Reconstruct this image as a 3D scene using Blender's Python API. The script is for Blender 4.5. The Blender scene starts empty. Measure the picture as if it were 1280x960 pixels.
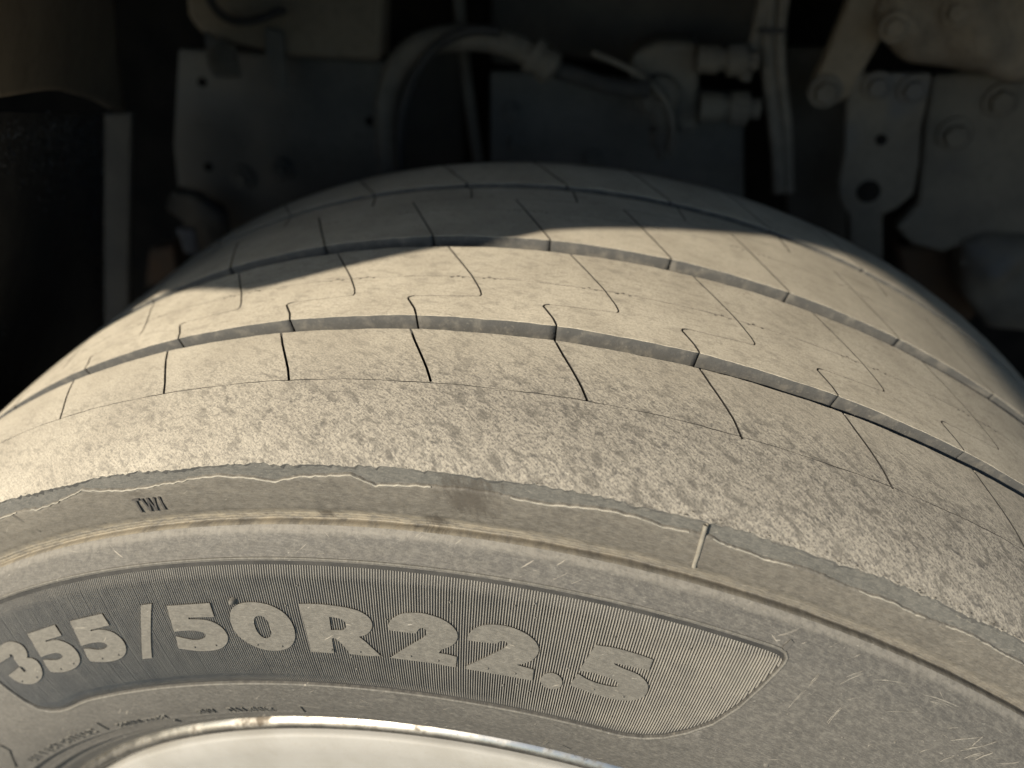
import bpy, bmesh, math, random
import numpy as np
from mathutils import Vector, Matrix
from mathutils.geometry import delaunay_2d_cdt
random.seed(7); rng = np.random.default_rng(7)
scene = bpy.context.scene
COL = scene.collection

# ------------------------------------------------------------------ camera
cam_d = bpy.data.cameras.new('camera'); cam = bpy.data.objects.new('camera', cam_d); COL.objects.link(cam)
cam.matrix_world = Matrix(((0.9833193, -0.1535151, 0.0975514, 0.0102408),
                           (0.1692009, 0.5752487, -0.8002874, -0.3526995),
                           (0.0667399, 0.8034438, 0.5916281, 0.6329489), (0, 0, 0, 1)))
cam_d.sensor_width = 36; cam_d.lens = 27.787
cam_d.clip_start = 0.01; cam_d.clip_end = 400
cam_d.dof.use_dof = True; cam_d.dof.focus_distance = 0.305; cam_d.dof.aperture_fstop = 5.8
scene.camera = cam

# ------------------------------------------------------------------ sky and sun
SUN = Vector((-0.5482, -0.6852, 0.4796)).normalized()          # towards the sun
elev = math.asin(SUN.z); azim = math.atan2(SUN.x, SUN.y)
world = bpy.data.worlds.new('World'); scene.world = world; world.use_nodes = True
wn = world.node_tree
sky = wn.nodes.new('ShaderNodeTexSky'); sky.sky_type = 'NISHITA'; sky.sun_disc = False
sky.sun_elevation = elev; sky.sun_rotation = azim; sky.dust_density = 0.6; sky.air_density = 1.3; sky.ozone_density = 3.0
wn.links.new(sky.outputs[0], wn.nodes['Background'].inputs[0]); wn.nodes['Background'].inputs[1].default_value = 0.13
sl = bpy.data.lights.new('sun', 'SUN'); sl.energy = 5.0; sl.angle = math.radians(0.53); sl.color = (1.0, 0.88, 0.71)
so = bpy.data.objects.new('sun', sl); COL.objects.link(so); so.rotation_euler = SUN.to_track_quat('Z', 'Y').to_euler()
scene.view_settings.view_transform = 'Standard'; scene.view_settings.look = 'None'
scene.view_settings.exposure = 0.73; scene.view_settings.gamma = 1.0

# ------------------------------------------------------------------ helpers: objects
HZ = 0.445                                                       # hub height above the ground
def tag(o, label=None, cat=None, group=None, kind=None):
    if label: o['label'] = label
    if cat: o['category'] = cat
    if group: o['group'] = group
    if kind: o['kind'] = kind
    return o
def thing(name, loc, label, cat, group=None):
    o = bpy.data.objects.new(name, None); COL.objects.link(o); o.location = loc; o.empty_display_size = .05
    return tag(o, label, cat, group)
def link(name, me, mats, parent=None):
    for m in (mats if isinstance(mats, (list, tuple)) else [mats]): me.materials.append(m)
    o = bpy.data.objects.new(name, me); COL.objects.link(o)
    if parent is not None:
        o.parent = parent
        p = parent; off = Vector((0, 0, 0))
        while p is not None: off += p.location; p = p.parent
        o.location = -off
    return o
def mesh(name, V, F, UV=None, smooth=True, mi=None):
    me = bpy.data.meshes.new(name); me.from_pydata([tuple(map(float, v)) for v in V], [], [tuple(map(int, f)) for f in F])
    if UV is not None:
        ul = me.uv_layers.new(name='UVMap'); li = np.empty(len(me.loops), int); me.loops.foreach_get('vertex_index', li)
        ul.data.foreach_set('uv', np.asarray(UV, float)[li].ravel())
    me.polygons.foreach_set('use_smooth', [smooth]*len(me.polygons))
    if mi is not None: me.polygons.foreach_set('material_index', [int(i) for i in mi])
    me.update(); return me
def bevel(o, w, seg=2):
    m = o.modifiers.new('bevel', 'BEVEL'); m.width = w; m.segments = seg; m.limit_method = 'ANGLE'; m.angle_limit = math.radians(35)
    for p in o.data.polygons: p.use_smooth = True
    w_ = o.modifiers.new('normals', 'WEIGHTED_NORMAL'); return o

# ------------------------------------------------------------------ helpers: materials
class NT:
    def __init__(s, name):
        s.m = bpy.data.materials.new(name); s.m.use_nodes = True; s.t = s.m.node_tree
        s.b = s.t.nodes['Principled BSDF']
    def n(s, typ, **kw):
        x = s.t.nodes.new(typ)
        for k, v in kw.items(): setattr(x, k, v)
        return x
    def put(s, sock, v):
        if hasattr(v, 'is_output'): s.t.links.new(v, sock)
        elif isinstance(v, (tuple, list)) and sock.type == 'RGBA': sock.default_value = (*v[:3], 1)
        else: sock.default_value = v
    def coord(s, kind='UV'):
        return s.n('ShaderNodeTexCoord').outputs[kind]
    def mapv(s, v, scale=(1, 1, 1), rot=(0, 0, 0), loc=(0, 0, 0)):
        if any(rot):                                              # turn first, then stretch
            q = s.n('ShaderNodeMapping'); s.put(q.inputs['Vector'], v); q.inputs['Rotation'].default_value = rot; v = q.outputs[0]
        m = s.n('ShaderNodeMapping'); s.put(m.inputs['Vector'], v)
        m.inputs['Scale'].default_value = scale; m.inputs['Location'].default_value = loc
        return m.outputs[0]
    def noise(s, v, scale, detail=4, rough=.55, dist=0.0):
        x = s.n('ShaderNodeTexNoise'); s.put(x.inputs['Vector'], v); x.inputs['Scale'].default_value = scale
        x.inputs['Detail'].default_value = detail; x.inputs['Roughness'].default_value = rough; x.inputs['Distortion'].default_value = dist
        return x.outputs[0]
    def ramp(s, v, a, b, lo=0.0, hi=1.0, smooth=True):
        x = s.n('ShaderNodeMapRange'); x.interpolation_type = 'SMOOTHSTEP' if smooth else 'LINEAR'
        s.put(x.inputs[0], v); x.inputs[1].default_value = a; x.inputs[2].default_value = b
        x.inputs[3].default_value = lo; x.inputs[4].default_value = hi; return x.outputs[0]
    def math(s, op, a, b=None):
        x = s.n('ShaderNodeMath', operation=op); s.put(x.inputs[0], a)
        if b is not None: s.put(x.inputs[1], b)
        return x.outputs[0]
    def mix(s, f, a, b):
        x = s.n('ShaderNodeMix', data_type='RGBA'); s.put(x.inputs[0], f); s.put(x.inputs[6], a); s.put(x.inputs[7], b); return x.outputs[2]
    def sep(s, v):
        x = s.n('ShaderNodeSeparateXYZ'); s.put(x.inputs[0], v); return x.outputs
    def bump(s, h, dist, strength=1.0, prev=None):
        x = s.n('ShaderNodeBump'); s.put(x.inputs['Height'], h); x.inputs['Distance'].default_value = dist
        x.inputs['Strength'].default_value = strength
        if prev is not None: s.put(x.inputs['Normal'], prev)
        return x.outputs[0]
    def out(s, col, rough=.8, normal=None, metal=0.0, spec=.3):
        s.put(s.b.inputs['Base Color'], col); s.put(s.b.inputs['Roughness'], rough)
        s.b.inputs['Metallic'].default_value = metal; s.b.inputs['Specular IOR Level'].default_value = spec
        if normal is not None: s.put(s.b.inputs['Normal'], normal)
        return s.m

DUST = (.525, .482, .392); DUST2 = (.420, .382, .308); RUB = (.062, .060, .058)

def tread_material(name, scuff, dustk=1.0):
    """dusty worn tread: uv = metres round the tyre, metres across it; scuff = strength of dark flecks"""
    t = NT(name); uv = t.coord()
    big = t.noise(uv, 28, 3); fine = t.noise(t.mapv(uv, (1, 1.6, 1)), 900, 3, .6)
    # short oblique flecks where the surface has been scuffed
    A = math.radians(31) if scuff == 'shoulder' else math.radians(8)
    dirn = t.mapv(uv, (.85, 2.0, 1), (0, 0, A))
    fl = t.noise(dirn, 240, 5, .66, .5)
    fl2 = t.noise(t.mapv(uv, (.8, 2.2, 1), (0, 0, A+.10), (3, 1, 0)), 600, 4, .68, .3)
    streak = t.noise(t.mapv(uv, (.5, 3.2, 1), (0, 0, A+.05)), 420, 3, .65, .4)
    patch = t.noise(t.mapv(uv, (1, 1.5, 1), (0, 0, .3)), 60, 4, .65)
    speck = t.noise(uv, 1100, 3, .65)
    v = t.sep(uv)[1]
    if scuff == 'shoulder':
        amt = t.ramp(v, -.088, -.128, .42, 1.0)                   # wear grows towards the outer shoulder
        amt = t.math('MULTIPLY', amt, t.ramp(t.sep(uv)[0], -.26, .02, .40, 1.0))
    else: amt = scuff
    base = t.mix(t.ramp(big, .3, .7), tuple(c*dustk for c in DUST), tuple(c*dustk for c in DUST2))
    base = t.mix(t.ramp(fine, .38, .70, 0, .38), base, (.29*dustk, .268*dustk, .225*dustk))
    base = t.mix(t.math('MULTIPLY', amt, .72 if scuff == 'shoulder' else 0.0), base, (.235, .220, .190))
    f1 = t.math('MULTIPLY', t.ramp(fl, .49, .64), amt)
    f2 = t.math('MULTIPLY', t.ramp(fl2, .49, .62), amt)
    f3 = t.math('MULTIPLY', t.ramp(streak, .49, .62, 0, .58), amt)
    m = t.math('MAXIMUM', t.math('MULTIPLY', f1, t.ramp(patch, .38, .60, .30, 1)), t.math('MAXIMUM', t.math('MULTIPLY', f2, .78), f3))
    col = t.mix(t.math('MULTIPLY', m, .84), base, RUB)
    col = t.mix(t.math('MULTIPLY', t.ramp(speck, .50, .64), t.math('MULTIPLY', amt, .72)), col, RUB)
    smud = t.math('MULTIPLY', t.ramp(t.noise(t.mapv(uv, (.9, 1.8, 1), (0, 0, A), (7, 2, 0)), 135, 5, .62, .5), .50, .64), amt)
    col = t.mix(t.math('MULTIPLY', smud, .68), col, (.085, .080, .071))
    pale = t.math('MULTIPLY', t.ramp(t.noise(dirn, 520, 3, .6), .60, .74), .45)
    col = t.mix(pale, col, (.50, .465, .40))
    n = t.bump(fl, .0004, .4); n = t.bump(speck, .00018, .5, n); n = t.bump(streak, .00012, .35, n)
    return t.out(col, .88, n, spec=.22)

def groove_material():
    t = NT('groove_rubber'); uv = t.coord('Object')
    a = t.noise(uv, 160, 4); b = t.noise(uv, 700, 3)
    col = t.mix(t.ramp(a, .45, .72), (.060, .060, .057), (.105, .10, .088))
    col = t.mix(t.ramp(b, .60, .75, 0, .4), col, (.19, .178, .15))
    return t.out(col, .8, t.bump(b, .0004, .6), spec=.25)

def wall_material(name, base, dust, k, scratch=1.0, crease=False, stains=()):
    """sidewall rubber, uv = metres round, radius"""
    t = NT(name); uv = t.coord(); s = t.sep(uv); u, v = s[0], s[1]
    a = t.noise(t.mapv(uv, (1, 2, 1)), 46, 6, .7); b = t.noise(uv, 380, 5, .7); g = t.noise(uv, 1500, 3, .7)
    m = t.math('ADD', t.ramp(a, .30, .74, .1, .50), t.ramp(b, .42, .74, 0, .45))
    left = t.ramp(u, -.06, -.30, 0, .75)                           # road dust lies thicker on one side
    m = t.math('MULTIPLY', t.math('ADD', m, left), k)
    if not crease:                                                 # soft highlight on the ridge crest, put into the colour
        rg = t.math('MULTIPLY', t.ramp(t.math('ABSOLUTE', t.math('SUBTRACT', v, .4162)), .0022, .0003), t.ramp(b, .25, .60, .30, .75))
    if crease:
        d = t.math('ABSOLUTE', t.math('SUBTRACT', v, .4180))
        cr = t.math('MULTIPLY', t.ramp(d, .0050, .0016), t.ramp(t.noise(t.mapv(uv, (1, 3, 1)), 130, 4, .7), .33, .62))
        cr = t.math('MULTIPLY', cr, t.ramp(u, .10, -.08, .28, 1.0))
    m = t.math('MINIMUM', m, 1.0)
    col = t.mix(m, base, dust)
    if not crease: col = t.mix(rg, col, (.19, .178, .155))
    if crease: col = t.mix(t.math('MULTIPLY', cr, .60), col, (.29, .25, .18))
    col = t.mix(t.ramp(g, .54, .70, 0, .26 if crease or not stains and scratch > 1.1 else .36), col, (.26, .245, .21))
    # scratches: long thin noise, two directions, thinned out by a patch mask
    for ang, lo, sx in ((-.55, .66, 1), (.12, .68, 2), (.6, .70, 3)):
        sc = t.noise(t.mapv(uv, (.10, 1.0, 1), (0, 0, ang), (sx, sx*.7, 0)), 900, 2, .5)
        pm = t.ramp(t.noise(t.mapv(uv, (1, 1, 1), (0, 0, 0), (sx*5, 0, 0)), 38, 2), .50, .66)
        col = t.mix(t.math('MULTIPLY', t.math('MULTIPLY', t.ramp(sc, lo, lo+.05), pm), .42*scratch), col, (.42, .38, .31))
    spot = t.math('MULTIPLY', t.ramp(t.noise(t.mapv(uv, (.5, 1.6, 1), (0, 0, -.3)), 520, 3), .68, .75), .4*scratch)
    col = t.mix(spot, col, (.36, .34, .295))
    for ang, amp in ((.10, .22), (-.45, .10)):
        drag = t.noise(t.mapv(uv, (.28, 1.9, 1), (0, 0, ang)), 900, 4, .65)
        col = t.mix(t.ramp(drag, .44, .66, 0, amp), col, (.20, .19, .165)); col = t.mix(t.ramp(drag, .50, .32, 0, amp), col, (.040, .040, .037))
    mot = t.noise(t.mapv(uv, (1, 1.4, 1), (0, 0, .5)), 300, 5, .7)
    col = t.mix(t.ramp(mot, .46, .66, 0, .28), col, (.17, .162, .14)); col = t.mix(t.ramp(mot, .48, .34, 0, .22), col, (.048, .048, .044))
    for su, sv, du, dv, k in stains:                               # dark rub marks
        e = t.noise(t.mapv(uv, (1, .22, 1), (0, 0, -.25)), 520, 4, .75)
        du2 = t.math('ADD', t.math('ABSOLUTE', t.math('SUBTRACT', u, su)), t.math('MULTIPLY', t.math('SUBTRACT', e, .5), du*2.6))
        dv2 = t.math('ADD', t.math('ABSOLUTE', t.math('SUBTRACT', v, sv)), t.math('MULTIPLY', t.math('SUBTRACT', e, .5), dv*2.2))
        col = t.mix(t.math('MULTIPLY', t.math('MULTIPLY', t.ramp(du2, du*1.15, du*.15), t.ramp(dv2, dv*1.15, dv*.2)), k), col, (.050, .044, .036))
    n = t.bump(b, .0004, .35); n = t.bump(g, .00012, .4, n)
    return t.out(col, t.ramp(a, .3, .7, .62, .80), n, spec=.32)

def plain(name, c1, c2, scale, rough=.8, bump=.0005, metal=0.0, detail=5, spec=.25, stain=None):
    t = NT(name); o = t.coord('Object')
    a = t.noise(o, scale, detail, .6); b = t.noise(o, scale*9, 3, .6)
    col = t.mix(t.ramp(a, .32, .68), c1, c2)
    col = t.mix(t.ramp(b, .45, .75, 0, .35), col, tuple(x*.55 for x in c1))
    if stain: col = t.mix(t.ramp(t.noise(o, scale*.6, 3), .52, .70), col, stain)
    return t.out(col, rough, t.bump(b, bump, .5), metal, spec)

M_rib = [tread_material('dusty_tread_rubber', .22), tread_material('worn_tread_rubber', .34)]
M_sho = tread_material('scuffed_shoulder_rubber', 'shoulder', .94)
M_groove = groove_material()
M_sipe = plain('shaded_sipe_rubber', (.028, .027, .025), (.045, .042, .038), 120, .8, .0001)  # shade inside the sipes put into a darker wall colour
M_worn = wall_material('bare_scrubbed_rubber', (.060, .061, .057), (.150, .145, .130), .46, 1.2, False, ((-.024, .4352, .0115, .0130, .75),))
M_band = wall_material('dusty_shoulder_rubber', (.068, .063, .055), (.205, .184, .146), .46, .6, True, ((-.024, .4352, .0115, .0110, .75), (-.036, .4200, .0045, .0042, .85), (-.0775, .4195, .0038, .0026, .8), (-.149, .4352, .0050, .0016, .45)))
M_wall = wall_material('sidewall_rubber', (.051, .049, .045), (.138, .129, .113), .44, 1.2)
M_letter = wall_material('raised_letter_rubber', (.078, .075, .066), (.140, .132, .113), .62, 1.5)
M_ribs = plain('fine_rib_rubber', (.165, .158, .141), (.205, .195, .170), 120, .7, .0001, spec=.35)
M_floor = plain('shaded_panel_floor_rubber', (.026, .026, .025), (.040, .039, .036), 90, .8, .0001)  # shadow between the fine ribs put into the dark floor colour
M_lip = plain('lit_torn_edge', (.34, .32, .27), (.24, .228, .195), 300, .85, .0002)  # light caught along the torn edges put into a pale colour
M_mark = plain('dark_mark_rubber', (.05, .048, .045), (.08, .075, .068), 300, .75, .0001)

# ------------------------------------------------------------------ tyre profile (across y, radius)
def pchip(x, y, xi):
    x = np.asarray(x, float); y = np.asarray(y, float); h = np.diff(x); d = np.diff(y)/h; m = np.zeros_like(x)
    for i in range(1, len(x)-1):
        if d[i-1]*d[i] > 0: m[i] = 2*d[i-1]*d[i]/(d[i-1]+d[i])
    m[0], m[-1] = d[0], d[-1]; xi = np.asarray(xi, float)
    i = np.clip(np.searchsorted(x, xi)-1, 0, len(h)-1); t = (xi-x[i])/h[i]
    return (1+2*t)*(1-t)**2*y[i]+t*(1-t)**2*h[i]*m[i]+t*t*(3-2*t)*y[i+1]+t*t*(t-1)*h[i]*m[i+1]
TPY = [-.1538, -.148, -.135, -.1175, -.10, -.08, -.04, 0, .04, .0817, .105, .128, .140, .150, .158, .165]
TPR = [.4447, .4478, .4525, .4567, .4592, .4603, .4611, .4602, .4588, .4565, .4556, .4540, .4490, .440, .425, .40]
def tread_R(y): return pchip(TPY, TPR, y)
SPR = [.2985, .304, .310, .316, .325, .337, .3484, .362, .385, .395, .4035, .4062, .4085, .4120, .4150, .4162, .4168, .4180, .4200, .424, .430, .4375, .446]
SPYv = [-.1620, -.1655, -.1690, -.1720, -.1760, -.1783, -.1790, -.1778, -.1730, -.1700, -.1672, -.1655, -.1640, -.1618, -.1592, -.1577, -.1566, -.1550, -.1545, -.1538, -.1545, -.1545, -.1543]
def wall_y(R): return pchip(SPR, SPYv, R)
RU = .46
def wobble(th, seed, amp, f=(31, 67, 141, 307)):
    r = np.random.default_rng(seed); o = np.zeros_like(np.asarray(th, float))
    for k, q in enumerate(f): o = o+np.sin(np.asarray(th)*q+r.uniform(0, 6.28))*amp/(k+1.3)
    return o
def map_tread(u, y, h=0.0):
    th = np.asarray(u)/RU; y = np.asarray(y, float); e = 1e-4
    R = tread_R(y); dR = (tread_R(y+e)-tread_R(y-e))/(2*e); nl = np.sqrt(1+dR**2)
    r = R+h/nl; yy = y-h*dR/nl
    return np.stack([r*np.sin(th), yy, r*np.cos(th)], -1)
def map_wall(u, R, h=0.0):                                        # u = metres at radius .40; h = proud of the wall
    th = np.asarray(u)/.40; R = np.asarray(R, float); e = 1e-4
    y = wall_y(R); dy = (wall_y(R+e)-wall_y(R-e))/(2*e); nl = np.sqrt(1+dy**2)
    yy = y-h/nl; rr = R+h*dy/nl
    return np.stack([rr*np.sin(th), yy, rr*np.cos(th)], -1)

# ------------------------------------------------------------------ cut sheets (constrained triangulation)
def inpoly(P, poly):
    poly = np.asarray(poly); x, y = P[:, 0], P[:, 1]; lo, hi = poly.min(0), poly.max(0)
    res = np.zeros(len(P), bool); k = np.where((x >= lo[0]) & (x <= hi[0]) & (y >= lo[1]) & (y <= hi[1]))[0]
    if not len(k): return res
    px, py = x[k][:, None], y[k][:, None]; a = poly; b = np.roll(poly, -1, 0)
    c = ((a[:, 1] > py) != (b[:, 1] > py)); dy = b[:, 1]-a[:, 1]; dy = np.where(dy == 0, 1e-12, dy)
    xx = a[:, 0]+(py-a[:, 1])*(b[:, 0]-a[:, 0])/dy
    res[k] = ((c & (px < xx)).sum(1) % 2) == 1; return res
def cut_sheet(outer, holes, grid):
    """triangles of `outer` less `holes`, with extra points `grid`; also the border edges"""
    pts = [tuple(p) for p in outer]; ed = [(i, (i+1) % len(outer)) for i in range(len(outer))]
    for h in holes:
        o = len(pts); pts += [tuple(p) for p in h]; ed += [(o+i, o+(i+1) % len(h)) for i in range(len(h))]
    g = np.asarray(grid, float).reshape(-1, 2)
    if len(g):
        ok = inpoly(g, outer)
        pts += [tuple(p) for p in g[ok]]
    V, E, F, *_ = delaunay_2d_cdt([Vector((float(a), float(b))) for a, b in pts], ed, [], 0, 1e-7)
    V = np.array([(v.x, v.y) for v in V]); F = np.array([f for f in F if len(f) == 3])
    cen = V[F].mean(1); keep = inpoly(cen, outer)
    for h in holes: keep &= ~inpoly(cen, h)
    F = F[keep]
    a = V[F[:, 1]]-V[F[:, 0]]; b = V[F[:, 2]]-V[F[:, 0]]; area = a[:, 0]*b[:, 1]-a[:, 1]*b[:, 0]
    F = F[np.abs(area) > 1e-13]; area = area[np.abs(area) > 1e-13]
    F[area < 0] = F[area < 0][:, ::-1]
    es = {}
    for f in F:
        for i in range(3): es[(f[i], f[(i+1) % 3])] = 1
    border = [(a, b) for (a, b) in es if (b, a) not in es]
    used = np.unique(F); re = -np.ones(len(V), int); re[used] = np.arange(len(used))
    return V[used], re[F], [(re[a], re[b]) for a, b in border]
def slot(path, w):
    """thin cut along a path -> closed polygon"""
    p = np.asarray(path, float); d = np.gradient(p, axis=0); d /= np.linalg.norm(d, axis=1)[:, None]; n = np.stack([-d[:, 1], d[:, 0]], 1)
    w = np.broadcast_to(np.asarray(w, float), (len(p),))[:, None]/2
    return np.concatenate([p+n*w, (p-n*w)[::-1]])
def resample(path, step):
    p = np.asarray(path, float); s = np.r_[0, np.cumsum(np.linalg.norm(np.diff(p, axis=0), axis=1))]
    q = np.linspace(0, s[-1], max(2, int(s[-1]/step)+1)); return np.stack([np.interp(q, s, p[:, i]) for i in range(2)], 1)
def chaikin(pts, it=2):
    p = [(a, b, c) for a, b, c in pts]
    for _ in range(it):
        o = []
        for i in range(len(p)):
            A, B = p[i], p[(i+1) % len(p)]
            if A[2]: o.append(A)
            q = (.75*A[0]+.25*B[0], .75*A[1]+.25*B[1], 0); r = (.25*A[0]+.75*B[0], .25*A[1]+.75*B[1], 0)
            if not A[2]: o.append(q)
            if not B[2]: o.append(r)
            if A[2] and B[2]: pass
        p = o
    return np.array([(a, b) for a, b, _ in p])

def sheet_mesh(name, V2, F, border, mp, wall_depth, wall_mat=0, skip=None, chamfer=None, cham=(.00012, .00012), slot_mat=0):
    """the mapped sheet with its border drawn down into walls; chamfer(mid)->True rounds that edge"""
    n0 = len(V2); P = mp(V2[:, 0], V2[:, 1]); V = [P]; UV = [V2]; F2 = [list(f) for f in F]; mi = [0]*len(F)
    bs = [e for e in border if skip is None or not skip((V2[e[0]]+V2[e[1]])/2)]
    idx = np.array(sorted({i for e in bs for i in e}), int)
    if len(idx):
        pos = {i: k for k, i in enumerate(idx)}
        nrm = np.zeros((len(V2), 2))
        for a, b in bs:
            d = V2[b]-V2[a]; nn = np.array([d[1], -d[0]])/max(np.linalg.norm(d), 1e-12)          # outwards
            nrm[a] += nn; nrm[b] += nn
        nl = np.linalg.norm(nrm, axis=1); nrm[nl > 0] /= nl[nl > 0][:, None]
        ch = np.array([1.0 if (chamfer is not None and chamfer(V2[i])) else 0.0 for i in idx])
        q = V2[idx]
        rings = []
        for j, (out, dep) in enumerate(((0, 0), (cham[0], cham[1]), (cham[0], wall_depth))):
            r = q+nrm[idx]*out*ch[:, None]
            hh = -np.where(ch > 0, dep, 0 if j == 0 else (wall_depth*.3 if j == 1 else wall_depth))
            rings.append(mp(r[:, 0], r[:, 1], hh)); V.append(rings[-1]); UV.append(r)
        for a, b in bs:
            A, B = pos[a], pos[b]; m = len(idx)
            for j in range(2):
                F2.append([n0+j*m+B, n0+j*m+A, n0+(j+1)*m+A, n0+(j+1)*m+B]); mi.append(0 if (j == 0 and ch[A] and ch[B]) else wall_mat if ch[A] and ch[B] else slot_mat)
    return mesh(name, np.concatenate(V), F2, np.concatenate(UV), True, mi)
def join_mesh(me, V, F, UV, mi):
    bm = bmesh.new(); bm.from_mesh(me); ul = bm.loops.layers.uv.verify()
    vs = [bm.verts.new(v) for v in V]
    for f in F:
        try: q = bm.faces.new([vs[i] for i in f])
        except ValueError: continue
        q.smooth = True; q.material_index = mi
        for lp, i in zip(q.loops, f): lp[ul].uv = UV[i]
    bm.to_mesh(me); bm.free()
TH = 0.98                                                         # half-angle of the finely built arc
def lathe_rest(mp, rows, scale, h=None, n=72):
    th = np.linspace(TH, 2*math.pi-TH, n); V = []; UV = []
    for r in rows:
        V.append(mp(th*scale, np.full(n, r), 0 if h is None else h)); UV.append(np.stack([th*scale, np.full(n, r)], 1))
    F = [(j*n+i, j*n+i+1, (j+1)*n+i+1, (j+1)*n+i) for j in range(len(rows)-1) for i in range(n-1)]
    return np.concatenate(V), F, np.concatenate(UV)

# ------------------------------------------------------------------ the wheel
wheel = thing('tyre', (0, 0, -HZ), 'wide dusty truck tyre with worn tread, mounted on a white disc wheel', 'tyre')

# tread base: what shows at the bottom of the grooves, running on as the inner sidewall
GD = .0092
def tread_base():
    th = np.linspace(0, 2*math.pi, 361)[:-1]; ys = np.r_[np.linspace(-.1520, .150, 60)]; rows = [(y, tread_R(y)-GD) for y in ys]
    rows = [(-.150, .425)]+rows+[(.158, .425), (.166, .40), (.172, .36), (.170, .33), (.150, .30)]
    n = len(th); V = np.concatenate([np.stack([r*np.sin(th), np.full(n, y), r*np.cos(th)], 1) for y, r in rows])
    UV = np.concatenate([np.stack([th*RU, np.full(n, y)], 1) for y, r in rows])
    F = [(j*n+i, j*n+(i+1) % n, (j+1)*n+(i+1) % n, (j+1)*n+i) for j in range(len(rows)-1) for i in range(n)]
    return link('tread_base', mesh('tread_base', V, F, UV), M_groove, wheel)
tread_base()

PITCH = .129
def tread_rib(y0, y1, slots, mats, seed, y0amp=.0003, y1amp=.0003, dy=.006, fine0=False, extra_rows=()):
    uT = TH*RU
    st = .0014 if fine0 else .003
    ue = np.linspace(-uT, uT, int(2*uT/st))
    a0 = wobble(ue/RU, seed, y0amp, (47, 113, 271, 613)); ramp = np.clip((uT-np.abs(ue))/.02, 0, 1)
    if fine0: a0 = a0+rng.normal(0, .00022, len(ue))
    lower = np.stack([ue, y0+a0*ramp], 1)
    ue2 = np.linspace(-uT, uT, int(2*uT/.003)); upper = np.stack([ue2, y1+wobble(ue2/RU, seed+9, y1amp, (47, 113, 271, 613))*np.clip((uT-np.abs(ue2))/.02, 0, 1)], 1)
    outer = np.concatenate([lower, upper[::-1]])
    gu = np.arange(-uT+.003, uT-.002, .0055); gv = np.r_[np.arange(y0+.0025, y1-.002, dy), extra_rows]
    gv = gv[(gv > y0+.0015) & (gv < y1-.0015)]
    grid = np.stack(np.meshgrid(gu, gv), -1).reshape(-1, 2)
    V2, F, bd = cut_sheet(outer, slots, grid)
    skip = lambda m: abs(abs(m[0])-uT) < 1e-4
    edge = lambda p: (p[1] < y0+.0016 or p[1] > y1-.0010)
    me = sheet_mesh('tread_rib', V2, F, bd, map_tread, GD, 1, skip, edge, slot_mat=2)
    rows = np.r_[y0, np.linspace(y0+.002, y1-.002, 8), y1]
    v, f, uv = lathe_rest(map_tread, rows, RU); join_mesh(me, v, f, uv, 0)
    return link('tread_rib', me, mats, wheel)
def P(*a): return [(t*RU, y) for t, y in a]
ks = range(-8, 9)
def jit(s=.0006): return random.gauss(0, s)
def dashes(th, y):                                               # little beads of rubber torn along the mould line
    o = []
    for s in (-1, 1):
        for k in range(3):
            u0 = th*RU+s*(.0045+.003*k)+jit(.0003); yy = y+(.0007 if k % 2 else -.0006)
            o.append(slot([(u0, yy), (u0+.0014, yy+.0001)], .0007))
    return o
def mould_line(y, seed, w=.00032, gaps=()):
    th = np.linspace(-TH+.01, TH-.01, 560); yy = y+wobble(th, seed, .00025, (23, 71, 190, 420))
    return slot(np.stack([th*RU, yy], 1), w*(1+.5*np.sin(th*90)*np.sin(th*37)))

# outer shoulder rib
sl4 = [mould_line(-.1176, 3, .00034)]
for k in ks:
    T = -.0156+PITCH*k+jit(.0008)
    if abs(T) > TH-.12: continue
    sl4.append(slot(resample(P((T-.0008, -.0835), (T+.010, -.0935), (T+.0215, -.1030), (T+.0305, -.1105), (T+.0375, -.1178+jit())), .0016), np.r_[.0010]))
r4 = tread_rib(-.1537, -.0855, sl4, [M_sho, M_groove, M_sipe], 11, .00035, .00025, .0045, True); tag(r4, 'scuffed outer shoulder rib with straight sipes')
# rib inside it, with z-shaped sipes
def zrib(T0, pitch, f): return [f(T0+pitch*k+jit(.0006)) for k in ks if abs(T0+pitch*k) < TH-.12]
sl3 = [mould_line(-.0406, 5, .00028)]
for k in ks:
    T = -.0205+PITCH*k+jit(.0006)
    if abs(T) > TH-.14: continue
    sl3.append(slot(resample(P((T-.0012, -.0068), (T+.020, -.0230), (T+.0416, -.0395), (T+.0545, -.0512), (T+.0580, -.0556), (T+.0570, -.0572)), .0016), .00075))
    sl3.append(slot(resample(P((T+.0570, -.0572), (T+.030, -.0582), (T-.0060, -.0588)), .0016), .00026))
    sl3.append(slot(resample(P((T-.0060, -.0588), (T-.0105, -.0592), (T-.0115, -.0608), (T+.0000, -.0692), (T+.0065, -.0762)), .0012), .00095))
    sl3 += dashes(T+.0425, -.0406)
r3 = tread_rib(-.0747, -.0082, sl3, [M_rib[1], M_groove, M_sipe], 22); tag(r3, 'middle tread rib with hooked sipes')
sl2 = [mould_line(.0416, 6, .00026)]
for k in ks:
    T = .030+.1308*k+jit(.0006)
    if abs(T) > TH-.15: continue
    sl2.append(slot(resample(P((T-.001, .0590), (T+.0285, .0316), (T+.0600, .0030), (T+.0615, -.001)[0:2] if False else (T+.0600, .0052), (T+.0605, .0040)), .0018), .0009))
    sl2.append(slot(resample(P((T+.0745, .0606), (T+.030, .0598), (T-.001, .0590)), .002), .00032))
    sl2.append(slot(resample(P((T+.0640, .0795), (T+.0700, .0690), (T+.0745, .0606)), .0014), .0010))
    sl2 += dashes(T+.018, .0416)
r2 = tread_rib(.0055, .0780, sl2, [M_rib[0], M_groove, M_sipe], 33)
sl1 = []
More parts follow.
